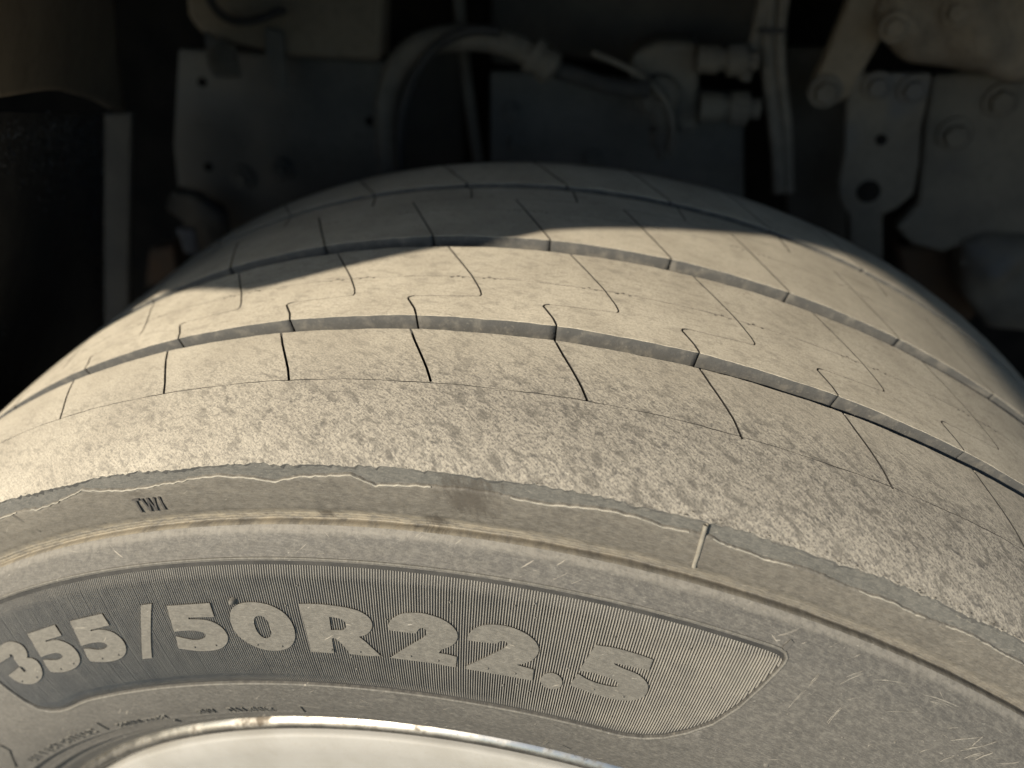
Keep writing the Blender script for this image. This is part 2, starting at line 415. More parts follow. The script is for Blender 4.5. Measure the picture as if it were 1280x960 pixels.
for k in ks:
    T = -.0444+.1312*k
    if abs(T) > TH-.15: continue
    sl1.append(slot(resample(P((T+.0012, .0862), (T-.022, .1020), (T-.0420, .1175), (T-.060, .1300)), .002), .0010))
r1 = tread_rib(.0872, .1480, sl1, [M_rib[0], M_groove, M_sipe], 44)

# ------------------------------------------------------------------ outer shoulder and sidewall
JAG = np.array([(-1.0, .4380), (-.70, .4392), (-.60, .4372), (-.5193, .4385), (-.490, .4368), (-.465, .4379), (-.440, .4396), (-.424, .4408), (-.398, .4386), (-.3741, .4369), (-.3511, .4376), (-.315, .4391), (-.2822, .4401),
                (-.2560, .4392), (-.2383, .4373), (-.2278, .4362), (-.2037, .4394), (-.182, .4396), (-.1572, .4405), (-.147, .4381), (-.1378, .4366), (-.115, .4374), (-.0934, .4378), (-.080, .4381), (-.055, .4386), (-.034, .4380), (-.0177, .4371), (.004, .4374),
                (.0271, .4382), (.0581, .4402), (.078, .4396), (.098, .4378), (.1134, .4385), (.1265, .4392), (.134, .4390), (.1432, .4375), (.163, .4366), (.184, .4361), (.215, .4374), (.25, .4360), (.285, .4366), (.3166, .4359), (.36, .4372), (.42, .4362), (.55, .4375), (.75, .4365), (1.0, .4380)])
JG = np.arange(-1.05, 1.05, .0032); JN = np.random.default_rng(5).normal(0, .00017, len(JG))
def jag(th):
    return np.interp(th, JAG[:, 0], JAG[:, 1])+wobble(th, 77, .00022, (95, 211, 430))+np.interp(th, JG, JN)
def band_mesh(name, rowf, n=560, full=True):
    th = np.linspace(-TH, TH, n); V = []; UV = []
    rows = rowf(th)
    for R, y in rows:
        V.append(np.stack([R*np.sin(th), y, R*np.cos(th)], 1)); UV.append(np.stack([th*.40, R], 1))
    F = [((j+1)*n+i, (j+1)*n+i+1, j*n+i+1, j*n+i) for j in range(len(rows)-1) for i in range(n-1)]
    if full:
        m = 72; t2 = np.linspace(TH, 2*math.pi-TH, m); o = n*len(rows); k = o
        for R, y in rows:
            w = np.linspace(0, 1, m)
            R2 = R[-1]*(1-w)+R[0]*w; y2 = y[-1]*(1-w)+y[0]*w
            V.append(np.stack([R2*np.sin(t2), y2, R2*np.cos(t2)], 1)); UV.append(np.stack([t2*.40, R2], 1))
        F += [(o+(j+1)*m+i, o+(j+1)*m+i+1, o+j*m+i+1, o+j*m+i) for j in range(len(rows)-1) for i in range(m-1)]
    return mesh(name, np.concatenate(V), F, np.concatenate(UV))
one = lambda th: np.ones_like(th)
def worn_rows(th):
    return [(R*one(th), (-.1530-.0001*k)*one(th)+wobble(th, 40+k, .00012, (60, 150, 333, 700))) for k, R in enumerate((.4446, .4434, .4420, .4400, .4380, .4350))]
link('worn_shoulder_band', band_mesh('worn_shoulder_band', worn_rows), M_worn, wheel)
def lower_rows(th):
    J = jag(th); rows = [(J+.0003, -.1523*one(th)), (J+.0002, -.1537*one(th)), (J, -.1543*one(th)), (J-.0006, -.1546*one(th))]
    for w in np.linspace(.08, 1, 9):
        R = (J-.0006)*(1-w)+.4232*w; rows.append((R, wall_y(R)-.0001+wobble(th, 55, .0001, (40, 130, 300, 500))))
    for R, y in ((.4222, -.1535), (.4210, -.1532), (.4200, -.1530), (.41925, -.1528), (.4189, -.1531), (.4186, -.1524), (.4182, -.1528), (.4176, -.1525), (.4172, -.1528), (.4169, -.1524), (.4165, -.1523),
                 (.4163, -.1527), (.4164, -.1533), (.4166, -.1540), (.4168, -.1547), (.4169, -.1554), (.41695, -.1560), (.4168, -.1566)):
        k = 0 if y < -.1535 else 1
        rows.append((R*one(th)+k*wobble(th, 59, .00005, (50, 120, 300, 600)), y+k*wobble(th, 58, .00012, (80, 170, 390, 800))))
    return rows
link('shoulder_band', band_mesh('shoulder_band', lower_rows, 1200), M_band, wheel)
# torn lip along the top of the band: a feathered thread, its caught light put into the pale colour
def lip_mesh():
    th = np.linspace(-TH, TH, 1500); keep = np.ones(len(th), bool)
    keep &= ~((th > -.090) & (th < -.026)); keep &= ~((th > .118) & (th < .136)); keep &= ~((th > .205) & (th < .26)); keep &= (np.sin(th*53)+np.sin(th*29+1) > -1.75)
    J = jag(th); V = []; F = []
    prof = [(.00022, -.1543), (.00026, -.1549), (.0000, -.1550), (-.00012, -.1548)]
    sc = .25+.75*np.abs(np.sin(th*61)*np.sin(th*23+1))+rng.uniform(0, .45, len(th)); sc = sc*np.where(th > .19, .6, .8)
    for dr, y in prof:
        R = J+dr*sc; V.append(np.stack([R*np.sin(th), y*one(th)+(sc-1)*-.0001, R*np.cos(th)], 1))
    n = len(th)
    for j in range(len(prof)-1):
        for i in range(n-1):
            if keep[i] and keep[i+1]: F.append(((j+1)*n+i, (j+1)*n+i+1, j*n+i+1, j*n+i))
    return mesh('torn_lip', np.concatenate(V), F, np.zeros((len(prof)*n, 2)))
link('torn_lip', lip_mesh(), M_lip, wheel)

# the ribbed size panel is sunk into the sidewall
def arc(a, b, R, n): return [(t, R) for t in np.linspace(a, b, n)]
PANEL = arc(-.742, .2200, .4064, 150)+[(.2262, .4063), (.2312, .4059), (.2338, .4048), (.2336, .4032), (.2316, .3998), (.2262, .3918), (.2168, .3800), (.2030, .3692), (.1850, .3610), (.1654, .3546), (.1460, .3508), (.1290, .3490)]\
    + arc(.1180, -.590, .3485, 110)+[(-.612, .3478), (-.638, .3466), (-.658, .3468), (-.676, .3488), (-.690, .3524), (-.699, .3590), (-.706, .3680), (-.715, .3790), (-.728, .3920), (-.742, .4020), (-.747, .4050)]
PAN = np.array([(t*.40, R) for t, R in PANEL])
def sidewall():
    uT = TH*.40; R0, R1 = .2985, .4168
    n = 260; u = np.linspace(-uT, uT, n)
    outer = np.concatenate([np.stack([u, np.full(n, R0)], 1), np.stack([u[::-1], np.full(n, R1)], 1)])
    rows = np.r_[np.linspace(.2995, .331, 26), np.linspace(.334, .404, 15), np.arange(.4070, .4165, .0008)]
    grid = np.stack(np.meshgrid(np.linspace(-uT+.002, uT-.002, 230), rows), -1).reshape(-1, 2)
    V2, F, bd = cut_sheet(outer, [PAN], grid)
    skip = lambda m: abs(abs(m[0])-uT) < 1e-4 or m[1] < R0+2e-4 or m[1] > R1-2e-4
    def mp(u, R, h=0.0):                                          # concentric mould rings next to the rim
        R = np.asarray(R, float)
        ring = .0009*np.exp(-((R-.3215)/.0011)**2)-.0007*np.exp(-((R-.3185)/.0012)**2)+.0008*np.exp(-((R-.3125)/.0012)**2)-.0010*np.exp(-((R-.3090)/.0013)**2)
        ring = ring+.00025*np.sin(np.asarray(u)*16+1)*np.exp(-((R-.38)/.03)**2)
        return map_wall(u, R, np.asarray(h)+ring)
    me = sheet_mesh('sidewall', V2, F[:, ::-1], [(b, a) for a, b in bd], lambda u, R, h=0.0: mp(u, R, h), .0016, 0, skip, None)
    v, f, uv = lathe_rest(mp, np.r_[rows[:1]*0+R0, rows, R1], .40); join_mesh(me, v, [q[::-1] for q in f], uv, 0)
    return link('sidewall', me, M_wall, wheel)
side = sidewall()
def tube_on_wall(path, rad, h, name, mat, parent, sides=6, closed=False):
    p = np.asarray(path); C = map_wall(p[:, 0], p[:, 1], h); N = map_wall(p[:, 0], p[:, 1], h+.001)-C; N /= np.linalg.norm(N, axis=1)[:, None]
    T = np.roll(C, -1, 0)-np.roll(C, 1, 0)
    if not closed: T[0] = C[1]-C[0]; T[-1] = C[-1]-C[-2]
    T /= np.linalg.norm(T, axis=1)[:, None]+1e-12; S = np.cross(T, N); n = len(p); V = []; F = []
    for k in range(sides):
        a = 2*math.pi*k/sides; V.append(C+S*rad*math.cos(a)+N*rad*math.sin(a))
    m = n if closed else n-1
    for k in range(sides):
        for i in range(m): F.append((k*n+i, k*n+(i+1) % n, ((k+1) % sides)*n+(i+1) % n, ((k+1) % sides)*n+i))
    UV = np.tile(p, (sides, 1)); return link(name, mesh(name, np.concatenate(V), F, UV), mat, parent)
cen = PAN.mean(0)
bord = PAN.copy(); d = np.roll(PAN, -1, 0)-np.roll(PAN, 1, 0); d /= np.linalg.norm(d, axis=1)[:, None]
# PAN runs clockwise seen from outside: outward normal
nrm2 = np.stack([-d[:, 1], d[:, 0]], 1)

def panel_floor():
    g = np.stack(np.meshgrid(np.linspace(-.32, .1, 70), np.linspace(.347, .406, 14)), -1).reshape(-1, 2)
    V2, F, bd = cut_sheet(PAN+nrm2*.0004, [], g)
    return link('size_panel', mesh('size_panel', map_wall(V2[:, 0], V2[:, 1], -.0009), F[:, ::-1], V2), M_floor, wheel)
floor = panel_floor()
tube_on_wall(PAN+nrm2*.0007, .00055, .0000, 'panel_border', M_letter, floor, 6, True)
def panel_ribs():
    pit = .002633; V = []; F = []; UV = []
    pu = PAN/np.array([.40, 1])
    ths = np.arange(-.745, .2335, pit)
    for t in ths:
        a, b = pu, np.roll(pu, -1, 0); c = (a[:, 0] > t) != (b[:, 0] > t)
        r = np.sort(a[c, 1]+(t-a[c, 0])*(b[c, 1]-a[c, 1])/(b[c, 0]-a[c, 0]))
        if len(r) < 2: continue
        r0, r1 = r[0]+.0004, r[-1]-.0015
        if r1-r0 < .0015: continue
        rr = np.linspace(r0, r1, 12); o = len(V)
        hh = -.00025+rng.normal(0, .00004)
        for j, R in enumerate(rr):
            h2 = hh if 0 < j < len(rr)-1 else -.0009
            for du, h in ((-.30, -.0010), (-.22, h2-.0001), (.02, h2), (.17, h2-.0003), (.24, -.0010)):
                V.append(map_wall((t+du*pit)*.40, R, h)); UV.append((t*.40, R))
        for j in range(len(rr)-1):
            for k in range(4): F.append((o+j*5+k, o+j*5+k+1, o+(j+1)*5+k+1, o+(j+1)*5+k))
    me = mesh('panel_ribs', V, [f[::-1] for f in F], UV, False)
    o = link('fine_ribs', me, M_ribs, floor); tag(o, kind='stuff'); return o
panel_ribs()

GLYPHS = [["3",[[-0.68191,0.38374,1],[-0.66514,0.387,0],[-0.64864,0.38851,0],[-0.63676,0.38857,0],[-0.62724,0.38788,0],[-0.61877,0.38579,0],[-0.61619,0.38322,0],[-0.619,0.38031,0],[-0.62493,0.37847,1],[-0.61857,0.37802,0],[-0.61281,0.37612,0],[-0.61249,0.37328,0],[-0.61766,0.3697,0],[-0.62805,0.36697,0],[-0.64096,0.36568,0],[-0.65349,0.36562,0],[-0.66546,0.3668,0],[-0.67428,0.36898,0],[-0.67895,0.37143,0],[-0.68034,0.37387,1],[-0.64977,0.37565,1],[-0.64923,0.37419,0],[-0.64858,0.37247,1],[-0.64313,0.37276,1],[-0.64244,0.37491,0],[-0.64878,0.37596,1],[-0.64815,0.37836,0],[-0.64823,0.38034,1],[-0.64579,0.38074,0],[-0.64448,0.3824,1],[-0.64944,0.383,1],[-0.65112,0.38171,1],[-0.6795,0.3807,0],[-0.6901,0.38048,1]],[]],["5",[[-0.59649,0.38895,1],[-0.5459,0.38944,1],[-0.54565,0.38399,1],[-0.57562,0.38371,1],[-0.57586,0.38312,1],[-0.5608,0.38292,0],[-0.55129,0.38178,0],[-0.54145,0.37876,0],[-0.53861,0.37475,0],[-0.54236,0.37081,0],[-0.55116,0.36834,0],[-0.56468,0.36697,0],[-0.58127,0.36665,0],[-0.59554,0.3674,0],[-0.60439,0.3687,1],[-0.60449,0.37096,0],[-0.60178,0.37512,1],[-0.59433,0.37486,0],[-0.58429,0.37362,0],[-0.5748,0.37324,0],[-0.56616,0.37411,0],[-0.56506,0.37558,0],[-0.57087,0.37682,0],[-0.58319,0.37706,0],[-0.6012,0.37682,1]],[]],["5",[[-0.52053,0.38947,1],[-0.46967,0.38999,1],[-0.46818,0.38431,1],[-0.49863,0.38375,1],[-0.49883,0.38311,1],[-0.48667,0.38322,0],[-0.4739,0.38211,0],[-0.46547,0.37985,0],[-0.4609,0.376,0],[-0.46307,0.37211,0],[-0.47186,0.36887,0],[-0.4848,0.3673,0],[-0.50143,0.36693,0],[-0.51818,0.36784,0],[-0.52986,0.36904,1],[-0.52928,0.37144,0],[-0.52567,0.37575,1],[-0.5165,0.37514,0],[-0.50574,0.37371,0],[-0.4946,0.37364,0],[-0.48772,0.37487,0],[-0.48835,0.37624,0],[-0.49421,0.37717,0],[-0.5044,0.37765,0],[-0.52646,0.37731,1]],[]],["/",[[-0.41277,0.39116,1],[-0.39807,0.39142,1],[-0.40901,0.38399,0],[-0.42188,0.37536,0],[-0.43575,0.36583,1],[-0.44995,0.36588,1],[-0.43443,0.37587,0],[-0.42261,0.38384,0]],[]],["5",[[-0.38049,0.38982,1],[-0.32679,0.38995,1],[-0.32721,0.38364,1],[-0.35923,0.3839,1],[-0.36017,0.38315,1],[-0.34819,0.38289,0],[-0.33377,0.38203,0],[-0.32365,0.37933,0],[-0.31909,0.37542,0],[-0.32167,0.37197,0],[-0.3322,0.36856,0],[-0.34865,0.36735,0],[-0.3674,0.36749,0],[-0.39134,0.36948,1],[-0.38635,0.3756,1],[-0.37524,0.37416,0],[-0.36266,0.37299,0],[-0.35284,0.37342,0],[-0.34649,0.37489,0],[-0.34799,0.37648,0],[-0.35696,0.37753,0],[-0.37017,0.378,0],[-0.38581,0.37771,1]],[]],["0",[[-0.30866,0.38302,0],[-0.30498,0.38624,0],[-0.29792,0.38849,0],[-0.2867,0.38981,0],[-0.27261,0.38994,0],[-0.2594,0.38907,0],[-0.24724,0.38666,0],[-0.23975,0.38318,0],[-0.23684,0.37823,0],[-0.23857,0.374,0],[-0.24507,0.37007,0],[-0.25622,0.36777,0],[-0.27068,0.36702,0],[-0.28495,0.36798,0],[-0.29776,0.37056,0],[-0.30695,0.37447,0],[-0.31016,0.37878,0]],[[[-0.28141,0.38207,0],[-0.27729,0.38375,0],[-0.27098,0.38401,0],[-0.26681,0.38294,0],[-0.26478,0.38045,0],[-0.26444,0.37708,0],[-0.26653,0.37452,0],[-0.2718,0.37321,0],[-0.27778,0.37361,0],[-0.28186,0.37615,0],[-0.28278,0.37912,0]]]],["R",[[-0.22538,0.38954,1],[-0.20549,0.38988,0],[-0.18715,0.38956,0],[-0.17096,0.3889,0],[-0.16042,0.38776,0],[-0.15197,0.38546,0],[-0.14967,0.38234,0],[-0.15305,0.37933,0],[-0.15837,0.37746,0],[-0.16635,0.37633,1],[-0.15959,0.37409,0],[-0.14533,0.36795,1],[-0.16213,0.36724,1],[-0.17973,0.3676,1],[-0.18562,0.37189,0],[-0.19386,0.375,1],[-0.19705,0.37449,1],[-0.19818,0.36743,1],[-0.2247,0.36727,1],[-0.2242,0.37845,0]],[[[-0.19518,0.38447,1],[-0.1855,0.38433,0],[-0.17868,0.38291,0],[-0.17769,0.38089,0],[-0.18142,0.37887,0],[-0.18819,0.37866,0],[-0.19597,0.37844,1]]]],["2",[[-0.13374,0.38076,1],[-0.13368,0.38269,0],[-0.13126,0.38504,0],[-0.12603,0.38701,0],[-0.11887,0.38867,0],[-0.10916,0.38953,0],[-0.09823,0.38991,0],[-0.08739,0.38934,0],[-0.0779,0.38832,0],[-0.06969,0.38649,0],[-0.06412,0.38414,0],[-0.06266,0.38135,0],[-0.06537,0.37857,0],[-0.07097,0.37656,0],[-0.07954,0.37469,0],[-0.08249,0.37285,1],[-0.07529,0.37299,0],[-0.06351,0.37235,1],[-0.06438,0.36709,1],[-0.09309,0.36754,1],[-0.13573,0.36755,1],[-0.1142,0.37427,0],[-0.09771,0.3791,0],[-0.09355,0.38129,0],[-0.09519,0.38311,0],[-0.09862,0.38355,0],[-0.10219,0.3829,0],[-0.1053,0.38061,1],[-0.12023,0.38045,0]],[]],["2",[[-0.05337,0.38072,1],[-0.05371,0.38166,0],[-0.05183,0.38405,0],[-0.04672,0.38664,0],[-0.03899,0.38851,0],[-0.02856,0.38955,0],[-0.01805,0.38976,0],[-0.00738,0.38932,0],[0.00359,0.38801,0],[0.01231,0.38582,0],[0.01739,0.38282,0],[0.01709,0.37984,0],[0.01267,0.37678,0],[0.00504,0.3746,0],[-0.0023,0.3734,1],[0.01546,0.37271,1],[0.01594,0.36734,1],[-0.02435,0.36713,1],[-0.05386,0.36718,1],[-0.05351,0.36854,1],[-0.03955,0.3726,0],[-0.01961,0.37882,0],[-0.0133,0.38131,0],[-0.01359,0.38259,0],[-0.01713,0.38325,0],[-0.02109,0.38279,0],[-0.02355,0.38142,1],[-0.03784,0.38092,0]],[]],[".",[[0.02374,0.36875,0],[0.02525,0.37085,0],[0.03025,0.37273,0],[0.03695,0.37314,0],[0.04327,0.37186,0],[0.04626,0.36994,0],[0.04597,0.36739,0],[0.04156,0.36551,0],[0.03473,0.36492,0],[0.02785,0.3658,0],[0.0246,0.36716,0]],[]],["5",[[0.06852,0.38941,1],[0.08628,0.3901,0],[0.10573,0.38987,0],[0.12342,0.38927,1],[0.12342,0.3845,1],[0.11217,0.38411,0],[0.10021,0.38395,0],[0.08991,0.38376,1],[0.09091,0.38307,1],[0.10145,0.38218,0],[0.11167,0.38183,0],[0.1205,0.38049,0],[0.12802,0.37812,0],[0.12997,0.3744,0],[0.12753,0.37177,0],[0.12122,0.36949,0],[0.11292,0.36812,0],[0.10178,0.36728,0],[0.08532,0.36728,0],[0.06963,0.36801,0],[0.05389,0.36908,1],[0.05928,0.37525,1],[0.06876,0.37354,0],[0.08179,0.37281,0],[0.09769,0.37305,0],[0.10102,0.37403,0],[0.0994,0.37552,0],[0.09415,0.37655,0],[0.08372,0.37696,0],[0.07001,0.37729,0],[0.05933,0.37663,1]],[]]]
for ch, outl, holes in GLYPHS:
    po = chaikin(outl)*np.array([.40, 1]); ph = [chaikin(h)*np.array([.40, 1]) for h in holes]
    lo, hi = po.min(0), po.max(0)
    g = np.stack(np.meshgrid(np.arange(lo[0]+.001, hi[0], .003), np.arange(lo[1]+.001, hi[1], .003)), -1).reshape(-1, 2)
    V2, F, bd = cut_sheet(po, ph, g)
    F = F[:, ::-1]; bd = [(b, a) for a, b in bd]
    mp = lambda u, R, h=0.0: map_wall(u, R, np.asarray(h)+.00030)
    me = sheet_mesh('raised_character', V2, F, bd, mp, .0017, 0, None, lambda p: True, (.00028, .00030))
    nm = 'raised_slash' if ch == '/' else 'raised_dot' if ch == '.' else 'raised_letter' if ch.isalpha() else 'raised_digit'
    o = link(nm, me, M_letter, floor); tag(o, 'raised "%s" of the size marking' % ch)

# vent pips on the digits and loose specks of rubber on the wall
def dome(V, F, c, n, r, h, seg=7):
    n = n/np.linalg.norm(n); t = np.cross(n, [0.3, .1, 1.0]); t /= np.linalg.norm(t); s = np.cross(n, t); o = len(V)
    for k, (rr, hh) in enumerate(((1, -.2), (.8, .55), (.35, .95))):
        for i in range(seg):
            a = 2*math.pi*i/seg; V.append(c+(t*math.cos(a)+s*math.sin(a))*r*rr+n*h*hh)
    V.append(c+n*h)
    for k in range(2):
        for i in range(seg): F.append((o+k*seg+i, o+k*seg+(i+1) % seg, o+(k+1)*seg+(i+1) % seg, o+(k+1)*seg+i))
    for i in range(seg): F.append((o+2*seg+i, o+2*seg+(i+1) % seg, o+3*seg))
def wall_pt(th, R, h=0.0):
    c = map_wall(np.array(th*.40), np.array(R), h); n = map_wall(np.array(th*.40), np.array(R), h+.001)-c; return c, n
V, F = [], []
for ch, outl, holes in GLYPHS:
    if ch in '/.': continue
    a = np.array(outl)[:, :2]; t0, t1 = a[:, 0].min(), a[:, 0].max()
    for fr in (.32, .72):
        t = t0+(t1-t0)*fr
        po = a; c = [x for x in np.linspace(.366, .374, 17) if inpoly(np.array([[t, x]]), po)[0]]
        if c: cc, n = wall_pt(t, c[0]+.0018, .0003); dome(V, F, cc, n, .00055, .0006)
tag(link('vent_pips', mesh('vent_pips', V, F), M_letter, wheel), kind='stuff')

# TWI and the other small moulded marks
def bar_on_wall(a, b, w, h0, h1, V, F):
    a, b = np.array(a)*[.40, 1], np.array(b)*[.40, 1]; d = b-a; d /= np.linalg.norm(d); n = np.array([-d[1], d[0]])*w/2; o = len(V)
    for h in (h0, h1):
        for q in (a-n, b-n, b+n, a+n): V.append(map_wall(q[0], q[1], h))
    F += [(o+4, o+5, o+6, o+7), (o, o+1, o+5, o+4), (o+1, o+2, o+6, o+5), (o+2, o+3, o+7, o+6), (o+3, o, o+4, o+7)]
def marks(name, bars, mat, w, h=.0007, label=None):
    h = min(h, .0006) if name in ('small_lettering', 'moulded_tick') else h
    V, F = [], []
    for a, b in bars: bar_on_wall(a, b, w, -.0006, h, V, F)
    o = link(name, mesh(name, V, F, np.zeros((len(V), 2)), False), mat, wheel)
    if label: tag(o, label)
    return o
twi = lambda x, y: (-.3815+.0315*x+.0038*(y-.5), .4256+.0070*y)
marks('wear_mark', [(twi(0, 1), twi(.24, 1)), (twi(.10, 1), twi(.10, 0)),
                    (twi(.34, 1), twi(.44, 0)), (twi(.44, 0), twi(.54, 1)), (twi(.54, 1), twi(.66, 0)), (twi(.66, 0), twi(.76, 1)),
                    (twi(.95, 1), twi(.95, 0))], M_mark, .0008, .0008, 'small letters TWI on the shoulder')
M_seam = plain('dusty_seam_rubber', (.17, .158, .132), (.22, .205, .17), 300, .85, .0002)
q_ = np.linspace(0, 1, 12)
tag(tube_on_wall(np.stack([(.1267+.0073*q_)*.40, .4440-.0218*q_], 1), .00085, .0001, 'mould_seam', M_seam, wheel, 8), 'pale upright rib across the shoulder band')
marks('mould_seam', [((.2335, .4105), (.2290, .4072))], M_wall, .0016, .0006)
marks('mould_seam', [((-.525, .4380), (-.515, .4260))], M_band, .0012, .0003)
tick = [((-.2780, .3304), (-.2815, .3235)), ((.0470, .3290), (.0440, .3225)), ((-.6330, .3320), (-.6420, .3235)), ((-.520, .3180), (-.5225, .3130))]
marks('moulded_tick', [tick[0]], M_letter, .0011, .0009); marks('moulded_tick', [tick[1]], M_letter, .0011, .0009)
marks('moulded_tick', [tick[2]], M_letter, .0011, .0009); marks('moulded_tick', [tick[3]], M_letter, .0010, .0016)
marks('moulded_line', [((-.2780, .3304), (-.25, .3288)), ((-.25, .3288), (-.2350, .3262))], M_letter, .0004, .0004)
marks('moulded_line', [((.0470, .3290), (.066, .3275)), ((.066, .3275), (.078, .3250))], M_letter, .0004, .0004)
marks('moulded_box', [((-.900, .3475), (-.862, .3462)), ((-.862, .3462), (-.8525, .3440)), ((-.8525, .3440), (-.8545, .3395)), ((-.8545, .3395), (-.915, .3290))], M_letter, .0012, .0007)
def tiny_text(t0, t1, R, hgt, n, seed):
    r = random.Random(seed); bars = []; step = (t1-t0)/n
    for i in range(n):
        if r.random() < .08: continue
        x0 = t0+i*step; x1 = x0+step*.66; y0, y1 = R-hgt/2, R+hgt/2; k = r.choice('EHNAOTLIRV')
        q = {'E': [(0, 0, 0, 1), (0, 1, 1, 1), (0, .5, .8, .5), (0, 0, 1, 0)], 'H': [(0, 0, 0, 1), (1, 0, 1, 1), (0, .5, 1, .5)], 'N': [(0, 0, 0, 1), (0, 1, 1, 0), (1, 0, 1, 1)],
             'A': [(0, 0, .5, 1), (.5, 1, 1, 0), (.25, .4, .75, .4)], 'O': [(0, 0, 0, 1), (0, 1, 1, 1), (1, 1, 1, 0), (1, 0, 0, 0)], 'T': [(.5, 0, .5, 1), (0, 1, 1, 1)],
             'L': [(0, 0, 0, 1), (0, 0, 1, 0)], 'I': [(.5, 0, .5, 1)], 'R': [(0, 0, 0, 1), (0, 1, 1, .8), (1, .8, 0, .5), (.3, .5, 1, 0)], 'V': [(0, 1, .5, 0), (.5, 0, 1, 1)]}[k]
        for a, b, c, d in q: bars.append(((x0+(x1-x0)*a, y0+(y1-y0)*b), (x0+(x1-x0)*c, y0+(y1-y0)*d)))
    return bars
marks('small_lettering', tiny_text(-.868, -.655, .3245, .0072, 11, 1), M_letter, .0009, .0010, 'worn row of small raised letters near the rim')
marks('small_lettering', tiny_text(-.612, -.505, .3242, .0042, 11, 2), M_letter, .0006, .0008, 'short row of tiny raised letters near the rim')
marks('small_lettering', tiny_text(-.446, -.320, .3262, .0042, 12, 3), M_letter, .0006, .0008, 'row of tiny raised letters beside the moulded tick')

# rubber crumbs: shreds along the worn shoulder edge, specks on the wall
V, F = [], []
for k in range(900):
    th = random.uniform(-.85, .85)
    if th < .1 and random.random() < .55: continue
    y = -.1532+random.uniform(-.0006, .0035)*random.random(); c = map_tread(np.array(th*RU), np.array(y), 0.0)
    e1 = np.array([math.cos(th), 0, -math.sin(th)]); up = np.array([math.sin(th)*.5, -.9, math.cos(th)*.5]); L_ = random.uniform(.0006, .0022)*(1.2 if th > .1 else .7)
    a = random.uniform(-.9, .9); dv = (e1*math.sin(a)+up*math.cos(a)); w = e1*random.uniform(.0002, .0005); o = len(V)
    V += [c-w, c+w, c+dv*L_+w*.3, c+dv*L_*.5+up*.0003]; F += [(o, o+1, o+2), (o, o+3, o+2), (o+1, o+2, o+3)]
tag(link('rubber_shreds', mesh('rubber_shreds', V, F, np.zeros((len(V), 2))), M_lip, wheel), kind='stuff')
V, F = [], []
for th, R, r in ((.2795, .3575, .0012), (.3205, .3385, .0045), (.345, .337, .003)):
    c, n = wall_pt(th, R); dome(V, F, c, n, r, r*.45, 10)
c, n = wall_pt(-.2985, .3905, .0002); dome(V, F, c, n, .0016, .0022, 6)
for k in range(70):
    th = random.uniform(-.3, .55); R = random.uniform(.335, .402); c, n = wall_pt(th, R); r = random.uniform(.00025, .0006); dome(V, F, c, n, r, r*.6, 5)
tag(link('rubber_specks', mesh('rubber_specks', V, F), M_letter, wheel), kind='stuff')

SCUFF = [[[0.3421,0.4],[0.3713,0.4048]],[[0.3635,0.41],[0.4016,0.4116]],[[0.3729,0.4089],[0.3854,0.4097]],[[0.2602,0.3866],[0.2636,0.3959]],[[0.266,0.397],[0.2664,0.4035]],[[0.2895,0.4029],[0.3048,0.4087]],[[0.4123,0.4003],[0.435,0.4061]],[[0.4278,0.3984],[0.4522,0.4073]],[[0.4373,0.3964],[0.4472,0.4024]],[[0.4209,0.3909],[0.4271,0.3953]],[[0.4335,0.4022],[0.4368,0.4067]],[[0.3973,0.3908],[0.4031,0.3938]],[[0.4024,0.4037],[0.4121,0.4059]],[[0.3516,0.3836],[0.3511,0.3853]],[[-0.2005,0.4081],[-0.1914,0.4093]],[[0.1436,0.4096],[0.1527,0.411]],[[0.3165,0.4081],[0.3472,0.4113]],[[0.3028,0.3863],[0.3038,0.3947]],[[0.4469,0.3977],[0.4548,0.4034]],[[0.3895,0.3954],[0.395,0.3945]]]
V, F = [], []
for (a0, b0) in SCUFF:
    a1, b1 = np.array(a0)*[.40, 1], np.array(b0)*[.40, 1]; L_ = np.linalg.norm(b1-a1); nseg = 9
    for rep in range(1 if L_ < .004 else 2):
        off = rng.normal(0, .0004, 2)*(rep > 0); sh = rng.uniform(0, .4)*(rep > 0); wmax = rng.uniform(.00012, .00034)*(1 if rep == 0 else .6)
        d = (b1-a1)/max(L_, 1e-6); n_ = np.array([-d[1], d[0]]); o = len(V)
        for i in range(nseg+1):
            q = i/nseg; c = a1+(b1-a1)*(sh+(1-sh)*q)+off+n_*.00025*math.sin(q*4+rep); w = wmax*math.sin(math.pi*min(1, max(.03, q)))**.6*rng.uniform(.35, 1.1)
            for e in (-1, 0, 1): V.append(map_wall(c[0]+n_[0]*w*e, c[1]+n_[1]*w*e, .00020 if e == 0 else .00002))
        for i in range(nseg):
            for k in range(2): F.append((o+i*3+k, o+i*3+k+1, o+i*3+k+4, o+i*3+k+3))
M_scuff = plain('scraped_pale_rubber', (.13, .124, .108), (.21, .198, .17), 500, .85, .0002)
tag(link('scuff_marks', mesh('scuff_marks', V, F, np.zeros((len(V), 2))), M_scuff, wheel), kind='stuff')

